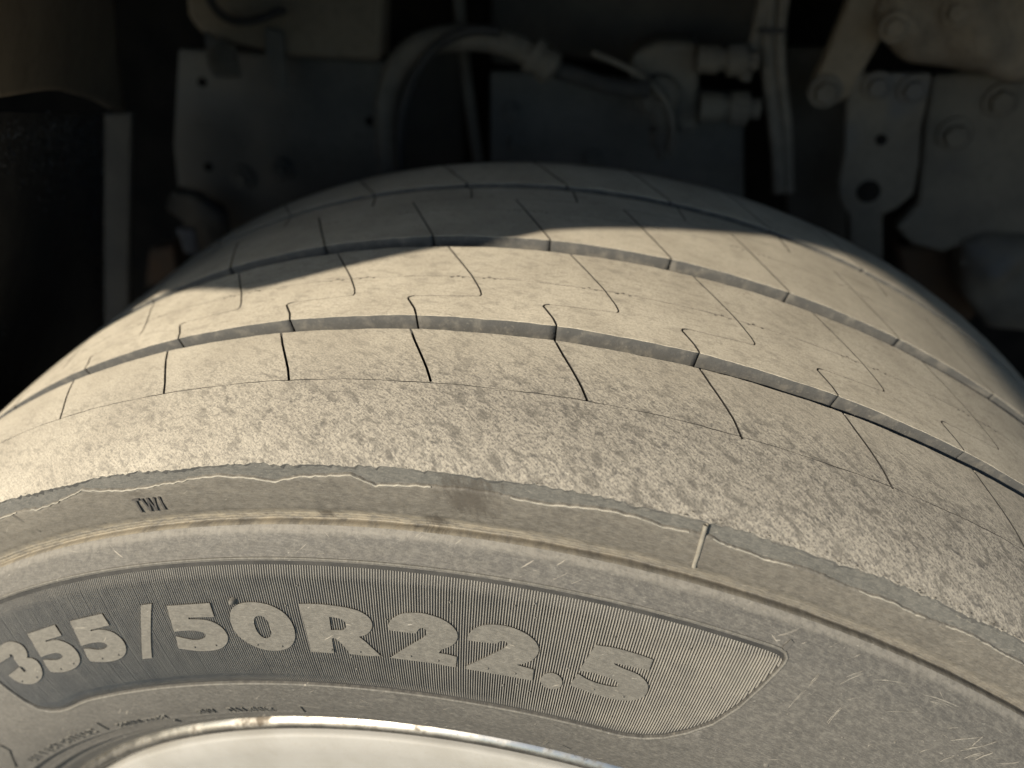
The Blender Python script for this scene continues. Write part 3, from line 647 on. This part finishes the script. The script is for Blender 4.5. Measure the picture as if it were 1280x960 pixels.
# rim and white wheel disc
def lathe(name, prof, mat, parent, n=256, smooth=True):
    th = np.linspace(0, 2*math.pi, n+1)[:-1]; V = np.concatenate([np.stack([r*np.sin(th), np.full(n, y), r*np.cos(th)], 1) for y, r in prof])
    F = [((j+1)*n+i, (j+1)*n+(i+1) % n, j*n+(i+1) % n, j*n+i) for j in range(len(prof)-1) for i in range(n)]
    return link(name, mesh(name, V, F, np.zeros((len(V), 2)), smooth), mat, parent)
t = NT('polished_rim_metal'); o = t.coord('Object')
a = t.noise(o, 60, 4, .6); b = t.noise(o, 400, 3)
col = t.mix(t.ramp(a, .50, .68), (.37, .355, .32), (.085, .074, .06)); col = t.mix(t.ramp(b, .6, .72, 0, .6), col, (.07, .06, .05))
M_rim = t.out(col, t.ramp(a, .4, .7, .34, .6), t.bump(b, .0002, .3), 1.0, .5)
t = NT('white_disc_paint'); o = t.coord('Object')
a = t.noise(o, 40, 5, .6); b = t.noise(t.mapv(o, (1, 1, .12), (0, .5, 0)), 900, 2); c_ = t.noise(o, 700, 3, .7)
col = t.mix(t.ramp(a, .35, .7, 0, .8), (.265, .258, .236), (.222, .214, .190)); col = t.mix(t.ramp(b, .58, .70, 0, .3), col, (.28, .272, .25)); col = t.mix(t.ramp(c_, .55, .68, 0, .35), col, (.22, .20, .165))
M_white = t.out(col, .62, t.bump(b, .0001, .4), 0, .4)
rim = lathe('rim', [(-.150, .3000), (-.1560, .3004), (-.1600, .2998), (-.1635, .2982), (-.1652, .2962), (-.1655, .2940), (-.1645, .2924), (-.1615, .2914), (-.150, .2908), (-.10, .2900), (.14, .286)], M_rim, wheel)
disc = lathe('wheel_disc', [(-.150, .2889), (-.1640, .2889), (-.1655, .2884), (-.1662, .2876), (-.1668, .275), (-.1680, .24), (-.171, .19), (-.176, .13), (-.180, .09), (-.1805, .02), (-.1805, .0002)], M_white, wheel)

# ------------------------------------------------------------------ things behind the tyre, inside the wheel arch
BG = {
"mudguard":[[-0.2445,-0.075,0.5763],[-0.398,0.258,0.5219],[-0.4113,0.2655,0.4746],[-0.4226,0.2745,0.4345],[-0.435,0.2865,0.3896],[-0.4257,0.24,0.4026],[-0.4113,0.1875,0.4177],[-0.3847,0.12,0.4441],[-0.2675,-0.075,0.5197]],
"flap":[[-0.2807,-0.063,0.512],[-0.4372,0.261,0.3929],[-0.4683,0.261,0.2724],[-0.5123,0.264,0.1024],[-0.3875,-0.063,0.2492]],
"strip":[[-0.4741,0.31,0.375],[-0.4413,0.31,0.3804],[-0.4565,0.31,0.3188],[-0.4814,0.31,0.22],[-0.5069,0.31,0.1155],[-0.5391,0.31,0.1098],[-0.5026,0.31,0.262]],
"rail":[[-0.4496,0.42,0.4104],[-0.383,0.42,0.4145],[-0.2347,0.42,0.4215],[-0.2379,0.42,0.3733],[-0.2483,0.42,0.2684],[-0.2966,0.42,0.2231],[-0.4176,0.42,0.174],[-0.4246,0.42,0.2378],[-0.4439,0.42,0.2428],[-0.4579,0.42,0.2447],[-0.461,0.42,0.2539],[-0.4799,0.42,0.2551],[-0.4746,0.42,0.3107]],
"band":[[-0.395,0.36,0.5097],[-0.2131,0.36,0.5259],[-0.2187,0.36,0.4376],[-0.2606,0.36,0.4351],[-0.3125,0.36,0.4316],[-0.3288,0.36,0.4354],[-0.3547,0.36,0.4368],[-0.3893,0.36,0.4428],[-0.4003,0.36,0.4579]],
"tab":[[-0.3773,0.345,0.4499],[-0.3675,0.345,0.4455],[-0.3501,0.345,0.4406],[-0.3481,0.345,0.4131],[-0.3733,0.345,0.4102],[-0.379,0.345,0.4223]],
"tab2":[[-0.3215,0.35,0.4586],[-0.3055,0.35,0.4562],[-0.3047,0.35,0.4081],[-0.3163,0.35,0.401],[-0.3235,0.35,0.4368]],
"lowbracket":[[-0.4509,0.36,0.2832],[-0.4266,0.36,0.2812],[-0.3975,0.36,0.2657],[-0.3967,0.36,0.2364],[-0.4203,0.36,0.2041],[-0.438,0.36,0.2188],[-0.4431,0.36,0.2501],[-0.4615,0.36,0.2621]],
"whitetab":[[-0.4326,0.33,0.2579],[-0.4133,0.33,0.2589],[-0.4147,0.33,0.2314],[-0.4289,0.33,0.2311]],
"midpanel":[[-0.2564,0.5,0.4066],[-0.1774,0.5,0.423],[-0.1676,0.5,0.2459],[-0.2651,0.5,0.2321]],
"jplate":[[-0.1376,0.46,0.4133],[-0.0667,0.46,0.4196],[0.0046,0.46,0.4215],[0.1139,0.46,0.4187],[0.1406,0.46,0.3063],[0.0351,0.46,0.2821],[-0.1307,0.46,0.2775]],
"jtop":[[-0.1547,0.52,0.5185],[0.1289,0.52,0.5434],[0.153,0.52,0.4537],[0.1151,0.52,0.4303],[-0.0061,0.52,0.4177],[-0.0826,0.52,0.4207],[-0.1244,0.52,0.4047],[-0.1489,0.52,0.4053]],
"darkpanel":[[0.1408,0.45,0.468],[0.1964,0.45,0.4739],[0.2265,0.45,0.373],[0.2585,0.45,0.2542],[0.1908,0.45,0.2815]],
"strut":[[0.1701,0.37,0.5642],[0.2169,0.37,0.5683],[0.2042,0.37,0.5166],[0.189,0.37,0.4498],[0.1769,0.37,0.4417],[0.1615,0.37,0.4439],[0.1552,0.37,0.4565],[0.1596,0.37,0.4777]],
"nplate":[[0.1877,0.37,0.4706],[0.247,0.37,0.4772],[0.2508,0.37,0.4564],[0.254,0.37,0.4333],[0.2636,0.37,0.4029],[0.2685,0.37,0.374],[0.2582,0.37,0.3595],[0.2494,0.37,0.352],[0.2705,0.37,0.2891],[0.2406,0.37,0.2843],[0.2213,0.37,0.3464],[0.2079,0.37,0.3618],[0.2017,0.37,0.3777],[0.1988,0.37,0.4053],[0.1877,0.37,0.4457]],
"oplate":[[0.2641,0.42,0.4645],[0.2918,0.42,0.4696],[0.3697,0.42,0.4729],[0.434,0.42,0.3319],[0.3578,0.42,0.3206],[0.3343,0.42,0.3032],[0.3022,0.42,0.3071],[0.2817,0.42,0.3221],[0.2933,0.42,0.3489],[0.2735,0.42,0.4198]],
"casting":[[0.1861,0.34,0.5125],[0.1867,0.34,0.5317],[0.1909,0.34,0.5694],[0.2971,0.34,0.5787],[0.3406,0.34,0.4844],[0.3017,0.34,0.4788],[0.2805,0.34,0.4837],[0.2511,0.34,0.4852],[0.2207,0.34,0.4855],[0.2089,0.34,0.4914],[0.1957,0.34,0.5054]],
"brownlow":[[0.3104,0.48,0.2758],[0.3827,0.48,0.2914],[0.4215,0.48,0.204],[0.3719,0.48,0.1741]],
"lowlump":[[0.3442,0.4,0.3179],[0.3625,0.4,0.3307],[0.4252,0.4,0.3351],[0.4721,0.4,0.2323],[0.4037,0.4,0.2299],[0.3678,0.4,0.2615]],
"orange":[[-0.588,0.5,0.1281],[-0.5524,0.5,0.1381],[-0.5556,0.5,0.0879],[-0.6083,0.5,0.0671]],
"hose":[[-0.2039,0.33,0.3129],[-0.2044,0.33,0.3525],[-0.2066,0.33,0.3823],[-0.2066,0.33,0.4095],[-0.2009,0.33,0.4321],[-0.1906,0.33,0.4505],[-0.1751,0.33,0.4637],[-0.1559,0.33,0.4708],[-0.1301,0.33,0.4747],[-0.1031,0.33,0.4738],[-0.0825,0.33,0.4672],[-0.0657,0.33,0.4589]],
"conn":[[-0.0799,0.33,0.4675],[-0.0585,0.33,0.4546]],
"cable1":[[-0.1837,0.31,0.3321],[-0.1861,0.31,0.3697],[-0.1871,0.31,0.3983],[-0.1809,0.31,0.4297],[-0.1697,0.31,0.4524],[-0.151,0.31,0.4743],[-0.1249,0.31,0.4855],[-0.1035,0.31,0.4853]],
"cable2":[[-0.0625,0.34,0.4542],[-0.0417,0.34,0.4513],[-0.0221,0.34,0.447],[0.0013,0.34,0.4444],[0.0212,0.34,0.4467]],
"rod":[[-0.1748,0.46,0.5171],[-0.1714,0.46,0.4764],[-0.1643,0.46,0.4258],[-0.1538,0.46,0.3631],[-0.1429,0.46,0.3081],[-0.1374,0.46,0.2671]],
"wireA":[[-0.3651,0.33,0.5161],[-0.359,0.33,0.4778],[-0.3451,0.33,0.4653],[-0.3262,0.33,0.4659],[-0.3097,0.33,0.4714],[-0.2945,0.33,0.4792],[-0.2921,0.33,0.4757]],
"cable3":[[-0.0312,0.35,0.4682],[-0.0031,0.35,0.4609],[0.0224,0.35,0.4494],[0.0395,0.35,0.434],[0.0486,0.35,0.4109],[0.0484,0.35,0.3931]],
"bundle0":[[0.101,0.39,0.5502],[0.1029,0.39,0.515],[0.1031,0.39,0.4902],[0.1032,0.39,0.4675],[0.1018,0.39,0.4506]],
"bundle1":[[0.1034,0.39,0.5504],[0.1073,0.39,0.5155],[0.1125,0.39,0.4848],[0.125,0.39,0.4464],[0.1443,0.39,0.3988],[0.1574,0.39,0.3545]],
"bundle2":[[0.1158,0.39,0.5515],[0.1187,0.39,0.5166],[0.1213,0.39,0.4921],[0.1318,0.39,0.4573],[0.147,0.39,0.421],[0.166,0.39,0.3557]],
"clip":[[0.1023,0.378,0.4951],[0.1252,0.378,0.4974],[0.1263,0.378,0.4932],[0.1033,0.378,0.4908]],
"vblock":[[-0.0005,0.38,0.4606],[0.008,0.38,0.4682],[0.0245,0.38,0.4764],[0.0555,0.38,0.4784],[0.0629,0.38,0.4488],[0.0707,0.38,0.404],[0.053,0.38,0.3981],[0.0475,0.38,0.4121],[0.0263,0.38,0.4095],[0.0066,0.38,0.4144]],
"vcyl1":[[0.0574,0.37,0.4679],[0.1073,0.37,0.472]],
"vcyl2":[[0.0682,0.37,0.4289],[0.1183,0.37,0.4334]],
"vcyl3":[[0.0322,0.37,0.4343],[0.0446,0.37,0.3811]],
"railhole":[[-0.4282,0.418,0.3813],[-0.4367,0.418,0.2904],[-0.251,0.418,0.3627]],
"railbolt":[[-0.3971,0.416,0.2846],[-0.3508,0.416,0.2989]],
"tabbolt":[[-0.3614,0.343,0.4303]],
"strutbolt":[[0.1668,0.368,0.4544]],
"nbolt":[[0.2067,0.368,0.4629],[0.2355,0.368,0.4636]],
"nhole":[[0.2249,0.368,0.4199],[0.2294,0.368,0.3732]],
"obolt":[[0.2997,0.418,0.4178],[0.3262,0.418,0.4509]],
"castbolt":[[0.2372,0.338,0.5293],[0.1971,0.338,0.514]],
"jbolt":[[-0.1119,0.458,0.377],[-0.1054,0.458,0.3444],[-0.0243,0.458,0.3393]]}
M_rail = plain('dusty_blue_grey_steel', (0.060, 0.060, 0.057), (0.085, 0.082, 0.074), 14, .7, .0006, stain=(.085, .082, .074))
M_tan = plain('tan_dusty_plastic', (0.090, 0.076, 0.058), (0.120, 0.103, 0.079), 12, .85, .0006)
M_brk = plain('dusty_bracket_steel', (0.060, 0.055, 0.048), (0.084, 0.077, 0.064), 20, .8, .0006, stain=(.055, .056, .058))
M_cast = plain('mud_caked_casting', (0.084, 0.071, 0.056), (0.123, 0.106, 0.084), 24, .9, .003)
M_hose = plain('dusty_corrugated_hose', (0.070, 0.065, 0.056), (0.097, 0.088, 0.075), 60, .85, .0004)
M_blk = plain('black_rubber', (.018, .018, .019), (.030, .029, .028), 50, .8, .0004)
M_shade = plain('shade_black', (.008, .008, .008), (.014, .013, .012), 20, 1.0, .0003, spec=0.0)  # flat black for the shade of the deep gap and the holes
M_dark = plain('dark_steel', (.030, .028, .025), (.044, .040, .034), 18, .8, .0006)
M_rust = plain('rusty_steel', (.048, .028, .016), (.036, .025, .017), 30, .85, .0006)
M_pale = plain('pale_plastic', (.22, .23, .25), (.17, .175, .19), 40, .5, .0002)

def slab(name, pts, thick, mat, parent=None, bev=.003):
    """plate with the given outline (front face), its depth running inboard"""
    p = [Vector(q) for q in pts]; d = Vector((0, thick, 0)); bm = bmesh.new()
    a = [bm.verts.new(q) for q in p]; b = [bm.verts.new(q+d) for q in p]; n = len(p)
    bm.faces.new(a[::-1]); bm.faces.new(b)
    for i in range(n): bm.faces.new((a[i], a[(i+1) % n], b[(i+1) % n], b[i]))
    bmesh.ops.recalc_face_normals(bm, faces=bm.faces)
    me = bpy.data.meshes.new(name); bm.to_mesh(me); bm.free()
    o = link(name, me, mat, parent)
    if bev: bevel(o, bev)
    return o
def smooth_path(pts, it=2):
    p = [Vector(q) for q in pts]
    for _ in range(it):
        o = [p[0]]
        for a, b in zip(p[:-1], p[1:]): o += [a.lerp(b, .25), a.lerp(b, .75)]
        p = o+[p[-1]]
    return p
def tube(name, pts, rad, mat, parent=None, it=2, sides=10, corr=0.0, pitch=.006):
    p = smooth_path(pts, it)
    if corr:
        q = [p[0]]; s = 0
        for a, b in zip(p[:-1], p[1:]):
            L_ = (b-a).length; k = max(1, int(L_/(pitch/4)))
            for i in range(1, k+1): q.append(a.lerp(b, i/k))
        p = q
    V, F = [], []; n = len(p); acc = 0; up = Vector((0, 1, .01)).normalized()
    for i in range(n):
        t_ = (p[min(i+1, n-1)]-p[max(i-1, 0)]).normalized(); s = t_.cross(up).normalized(); w = s.cross(t_)
        if i: acc += (p[i]-p[i-1]).length
        r = rad+(corr*math.cos(acc/pitch*2*math.pi) if corr else 0)
        for k in range(sides):
            a = 2*math.pi*k/sides; V.append(p[i]+(s*math.cos(a)+w*math.sin(a))*r)
    for i in range(n-1):
        for k in range(sides): F.append((i*sides+k, i*sides+(k+1) % sides, (i+1)*sides+(k+1) % sides, (i+1)*sides+k))
    F.append(tuple(range(sides))[::-1]); F.append(tuple(range((n-1)*sides, n*sides)))
    me = mesh(name, V, F); return link(name, me, mat, parent)
def disc_stack(V, F, c, prof, sides, rot=0):
    """turned piece with its axis along -y; prof = (radius, how far out)"""
    o = len(V)
    for r, h in prof:
        for k in range(sides):
            a = 2*math.pi*k/sides+rot; V.append((c[0]+r*math.cos(a), c[1]-h, c[2]+r*math.sin(a)))
    for j in range(len(prof)-1):
        for k in range(sides): F.append((o+j*sides+k, o+j*sides+(k+1) % sides, o+(j+1)*sides+(k+1) % sides, o+(j+1)*sides+k))
    F.append(tuple(o+(len(prof)-1)*sides+k for k in range(sides)))
def bolt(c, r, mat, parent):
    V, F = [], []
    disc_stack(V, F, c, [(r*1.45, -.004), (r*1.45, .0015), (r*1.1, .0025)], 20)
    disc_stack(V, F, c, [(r, .001), (r, r*.8), (r*.82, r*.95)], 6, random.uniform(0, 1))
    o = link('bolt', mesh('bolt', V, F, None, False), mat, parent); return o
def hole(c, r, parent):  # flat black disc painted as the shade inside a hole
    V, F = [], []; disc_stack(V, F, c, [(r, -.004), (r, .0006), (r*.6, .0008)], 20)
    return link('bolt_hole', mesh('bolt_hole', V, F, None, False), M_shade, parent)
def cyl_between(name, a, b, r, mat, parent, prof=((0, 1), (1, 1)), sides=16):
    a, b = Vector(a), Vector(b); t_ = (b-a); L_ = t_.length; t_.normalize(); s = t_.orthogonal().normalized(); w = t_.cross(s); V, F = [], []
    for q, k in prof:
        for i in range(sides): an = 2*math.pi*i/sides; V.append(a+t_*L_*q+(s*math.cos(an)+w*math.sin(an))*r*k)
    for j in range(len(prof)-1):
        for i in range(sides): F.append((j*sides+i, j*sides+(i+1) % sides, (j+1)*sides+(i+1) % sides, (j+1)*sides+i))
    F.append(tuple(range(sides))[::-1]); F.append(tuple((len(prof)-1)*sides+i for i in range(sides)))
    return link(name, mesh(name, V, F, None, False), mat, parent)
def mid(pts): 
    v = sum((Vector(p) for p in pts), Vector())/len(pts); v.z = min(p[2] for p in pts); return v

# chassis plate
t_ = thing('chassis_plate', mid(BG['rail']), 'flat blue-grey steel frame plate behind the tyre, left of the looping hose', 'frame plate')
slab('plate', BG['rail'], .012, M_rail, t_)
for c in BG['railhole']: hole(c, .0045, t_)
for c in BG['railbolt']: bolt(c, .009, M_rail, t_)
t_ = thing('cross_member', mid(BG['band']), 'brown dusty steel band along the top, above the blue-grey plate', 'frame member')
slab('beam', BG['band'], .03, M_tan, t_, .006); slab('bent_tab', BG['tab2'], .004, M_rail, t_, .001)
t_ = thing('small_bracket', mid(BG['tab']), 'small pale bolted bracket hanging at the upper left corner of the plate', 'bracket')
slab('bracket_plate', BG['tab'], .006, M_brk, t_, .002); bolt(BG['tabbolt'][0], .007, M_brk, t_)
tag(slab('lower_bracket', BG['lowbracket'], .02, M_brk, None, .004), 'dim stepped bracket below the frame plate beside the tyre edge', 'bracket')
tag(slab('pale_tab', BG['whitetab'], .006, M_pale, None, .001), 'small pale tab peeking out at the left tyre edge', 'tab')
tag(slab('rusty_stub', BG['orange'], .03, M_rust, None, .004), 'dim rust-orange stub low between flap and tyre', 'bracket')
tag(tube('thin_wire', BG['wireA'], .0035, M_blk), 'thin black wire sagging along the top above the small bracket', 'wire')
tag(slab('grey_backing_plate', BG['midpanel'], .01, M_dark, None), 'dark grey plate seen through the loop of the hose', 'plate')
# hose with its connector
t_ = thing('air_hose', mid(BG['hose']), 'corrugated grey hose looping up in an arch behind the tyre', 'hose')
tube('hose_body', BG['hose'], .0105, M_hose, t_, 2, 14, .0007, .0055)
cyl_between('connector', BG['conn'][0], BG['conn'][1], .0135, M_hose, t_, ((0, .85), (0, 1.1), (.3, 1.1), (.3, .9), (.5, .9), (.5, 1.05), (.85, 1.05), (1, .7)))
tag(tube('black_cable', BG['cable1'], .0042, M_blk), 'thin black cable running inside the arch of the corrugated hose', 'cable')
tag(tube('black_pipe', BG['cable2'], .0075, M_blk), 'black pipe leading right from the hose connector towards the valve block', 'pipe')
tag(tube('upright_rod', BG['rod'], .006, M_brk), 'thin upright rod in the dark gap behind the hose', 'rod')
# right of the gap
t_ = thing('axle_plate', mid(BG['jplate']), 'wide dark grey-green plate right of the gap, above the tyre crown', 'plate')
slab('plate', BG['jplate'], .012, M_rail, t_)
for c in BG['jbolt']: bolt(c, .007, M_rail, t_)
tag(slab('upper_beam', BG['jtop'], .04, M_dark, None, .006), 'dark brown beam along the top behind the valve block', 'beam')
tag(slab('dark_side_plate', BG['darkpanel'], .012, M_dark, None), 'dark plate between the cable bundle and the bolted bracket', 'plate')
t_ = thing('valve_block', mid(BG['vblock']), 'dusty air valve block with round fittings left of the cable bundle', 'valve')
slab('housing', BG['vblock'], .05, M_brk, t_, .006)
fit = ((0, 1), (.35, 1), (.35, .8), (.5, .8), (.5, 1.15), (.8, 1.15), (.8, .7), (1, .7))
cyl_between('fitting', *BG['vcyl1'], .0115, M_brk, t_, fit); cyl_between('fitting', *BG['vcyl2'], .0125, M_brk, t_, fit); cyl_between('fitting', *BG['vcyl3'], .0105, M_brk, t_, fit)
V, F = [], []
c = [(a+b)/2 for a, b in zip(BG['vblock'][1], BG['vblock'][6])]; disc_stack(V, F, (c[0], c[1], c[2]), [(.018, -.001), (.018, .012), (.014, .016), (.009, .017)], 20)
link('valve_cap', mesh('valve_cap', V, F, None, False), M_brk, t_)
tag(tube('curved_cable', BG['cable3'], .0028, M_hose), 'thin cable curving down in front of the valve block', 'cable')
labs = ['leftmost dusty cable of the bundle, bending left towards the valve block', 'middle dusty cable of the bundle hanging straight down', 'rightmost dusty cable of the bundle beside the dark plate']
for i in range(3):
    tag(tube('cable', BG['bundle%d' % i], (.0055, .0062, .0050)[i], M_hose), labs[i], 'cable', 'cables hanging in a bundle')
tag(slab('cable_clip', BG['clip'], .004, M_blk, None, .001), 'narrow black tie round the hanging cable bundle', 'cable tie')
t_ = thing('diagonal_strut', mid(BG['strut']), 'tan diagonal strut with a bolted rounded end near the top right', 'strut')
slab('strut_bar', BG['strut'], .02, M_tan, t_, .005); bolt(BG['strutbolt'][0], .0095, M_brk, t_)
t_ = thing('hanger_bracket', mid(BG['nplate']), 'grey hanger bracket with two bolts and a rounded lower end, right of the strut', 'bracket')
slab('bracket_plate', BG['nplate'], .010, M_brk, t_, .003)
for c in BG['nbolt']: bolt(c, .0085, M_brk, t_)
hole(BG['nhole'][0], .0045, t_); hole(BG['nhole'][1], .010, t_)
t_ = thing('side_plate', mid(BG['oplate']), 'large tan-grey plate with two bolts at the right edge behind the tyre', 'plate')
slab('plate', BG['oplate'], .014, M_brk, t_, .004)
for c in BG['obolt']: bolt(c, .0105, M_brk, t_)
t_ = thing('mud_caked_casting', mid(BG['casting']), 'mud caked lumpy casting in the top right corner above the side plate', 'casting')
def lumpy(name, pts, thick, mat, parent, amp, seed):
    p2 = np.array([(q[0], q[2]) for q in pts]); y0 = pts[0][1]; lo, hi = p2.min(0), p2.max(0)
    g = np.stack(np.meshgrid(np.arange(lo[0], hi[0], .006), np.arange(lo[1], hi[1], .006)), -1).reshape(-1, 2)
    po = resample(np.concatenate([p2, p2[:1]]), .006)[:-1]
    V2, F, bd = cut_sheet(po, [], g); r = np.random.default_rng(seed); h = np.zeros(len(V2))
    for k in range(14):
        f = r.uniform(20, 110, 2)*r.choice([-1, 1], 2); h += np.sin(V2@f+r.uniform(0, 6))*amp/(1+k*.25)
    dist = np.min(np.linalg.norm(V2[:, None]-po[None], axis=2), 1); e = np.clip(dist/.02, 0, 1); h = h*e-.022*np.sqrt(e)
    V = np.stack([V2[:, 0], y0+.02+h, V2[:, 1]], 1); n = len(V); bk = V.copy(); bk[:, 1] = y0+thick
    Fs = [tuple(f) for f in F]+[tuple(n+i for i in f[::-1]) for f in F]+[(b, a, n+a, n+b) for a, b in bd]
    return link(name, mesh(name, np.concatenate([V, bk]), Fs), mat, parent)
lumpy('casting_body', BG['casting'], .07, M_cast, t_, .0035, 4)
for c in BG['castbolt']: bolt(c, .008, M_cast, t_)
tag(lumpy('rounded_lump', BG['lowlump'], .06, M_brk, None, .003, 8), 'dim rounded grey housing low at the right edge behind the tyre', 'housing')
tag(slab('rust_brown_arm', BG['brownlow'], .03, M_rust, None, .006), 'dark rust-brown arm low between bracket and right edge', 'suspension arm')

# left: mudguard and bristled spray flap
t_ = thing('mudguard', mid(BG['mudguard']), 'tan dusty plastic mudguard panel in the top left corner', 'mudguard')
def guard():
    p = [Vector(q) for q in BG['mudguard']]; n1, n2 = 26, 22
    tl, tr, br, bl = p[0], p[1], p[4], p[8]; V = []
    for j in range(n2+1):
        b = j/n2
        for i in range(n1+1):
            a = i/n1; q = tl.lerp(tr, a).lerp(bl.lerp(br, a), b)
            q = q+Vector((0, -.0025*math.sin(a*9+.5)-.0015*math.sin(a*19+b*3), .012*math.sin(a*3.1)*b)); V.append(q)
    w = n1+1; F = [(j*w+i, j*w+i+1, (j+1)*w+i+1, (j+1)*w+i) for j in range(n2) for i in range(n1)]
    o = link('guard_panel', mesh('guard_panel', V, F), M_tan, t_); m = o.modifiers.new('thickness', 'SOLIDIFY'); m.thickness = .004; return o
guard()
t_ = thing('spray_flap', mid(BG['flap']), 'black bristly spray flap hanging below the mudguard at the left edge', 'mud flap')
slab('backing', BG['flap'], .006, M_blk, t_, .001)
slab('edge_strip', BG['strip'], .008, plain('dull_strip_rubber', (.040, .038, .034), (.055, .051, .044), 20, .85, .0004), t_, .002)
p = [Vector(q) for q in BG['flap']]; V, F = [], []
for k in range(15000):
    a, b = random.random(), random.random(); q = p[0].lerp(p[1], a).lerp(p[4].lerp(p[3], a), b)
    d = Vector((random.gauss(0, .7), -1, random.gauss(-.5, .6))).normalized()*random.uniform(.003, .007); s = Vector((random.gauss(0, 1), 0, random.gauss(0, 1))).normalized()*.0007; o = len(V)
    m_ = q+d*.6+Vector((random.gauss(0, .002), 0, random.gauss(0, .002)))
    V += [q-s, q+s, m_+s*.8, m_-s*.8, q+d+Vector((random.gauss(0, .002), 0, -.002))]; F += [(o, o+1, o+2, o+3), (o+3, o+2, o+4)]
M_fib = plain('bristle_plastic', (.050, .051, .054), (.085, .085, .086), 80, .6, .0002, spec=.4)
tag(link('bristles', mesh('bristles', V, F), M_fib, t_), kind='stuff')

# ------------------------------------------------------------------ vehicle body round the wheel: side panel with arch, liner
ARCH = [(-1.6, 0.4142), (-1.1, 0.6042000000000001), (-0.9, 0.6542), (-0.5374, 0.6642), (-0.4917, 0.6685), (-0.4366, 0.6706), (-0.424, 0.6754), (-0.4112, 0.6835), (-0.4006, 0.6911), (-0.3861, 0.7022), (-0.3669, 0.7164), (-0.3456, 0.7281), (-0.3406, 0.7361), (-0.3257, 0.743), (-0.2999, 0.752), (-0.2821, 0.7582), (-0.2674, 0.7644), (-0.2546, 0.7659), (-0.234, 0.7653), (-0.2138, 0.7582), (-0.1832, 0.7428), (-0.146, 0.7205), (-0.1139, 0.697), (-0.0799, 0.672), (-0.0487, 0.648), (-0.002, 0.6119), (0.048, 0.6019)]
YA = -.38  # unseen; arch edge shaped by the tread shadow, right end cut for fill
body = thing('bodywork', (0, .2, -HZ), 'painted vehicle body side out of view, its arch edge shaped to shade the tyre', 'bodywork')
M_paint = plain('body_paint', (.30, .31, .33), (.34, .345, .36), 6, .4, .0001, spec=.5)
outl = [(x, z) for x, z in ARCH]+[(ARCH[-1][0]+.10, 1.5), (-1.6, 1.5)]
V2, F, bd = cut_sheet(outl, [], [])
V = [(x, YA, z) for x, z in V2]; n = len(V); V += [(x, YA+.004, z) for x, z in V2]
Fs = [tuple(f) for f in F]+[tuple(n+i for i in f[::-1]) for f in F]+[(b, a, n+a, n+b) for a, b in bd]
link('side_panel', mesh('side_panel', V, Fs, None, False), M_paint, body)
def box(name, x0, x1, y0, y1, z0, z1, mat, parent):
    bm = bmesh.new(); bmesh.ops.create_cube(bm, size=1)
    for v in bm.verts: v.co = ((x0+x1)/2+v.co.x*(x1-x0), (y0+y1)/2+v.co.y*(y1-y0), (z0+z1)/2+v.co.z*(z1-z0))
    me = bpy.data.meshes.new(name); bm.to_mesh(me); bm.free(); return link(name, me, mat, parent)
box('underfloor', -1.3, 1.3, YA+.006, 1.6, 0.796, 0.816, M_dark, body)
box('inner_wall', -1.3, 1.3, .66, .68, -.15, 0.766, M_shade, body)  # black colour stands in for the shade deep in the gap
box('front_wall', -1.0, -.98, YA+.006, .65, .0, 0.766, M_dark, body)
box('rear_wall', .98, 1.0, YA+.006, .65, .0, 0.766, M_dark, body)

# ------------------------------------------------------------------ ground
t = NT('dusty_ground'); o = t.coord('Object')
a = t.noise(o, 3, 5); b = t.noise(o, 90, 4)
col = t.mix(t.ramp(a, .35, .65), (.070, .068, .064), (.10, .096, .088)); col = t.mix(t.ramp(b, .5, .7, 0, .5), col, (.05, .049, .047))
M_ground = t.out(col, .9, t.bump(b, .01, .5))
g = link('ground', mesh('ground', [(-60, -60, -HZ), (60, -60, -HZ), (60, 60, -HZ), (-60, 60, -HZ)], [(0, 1, 2, 3)]), M_ground); tag(g, kind='structure')
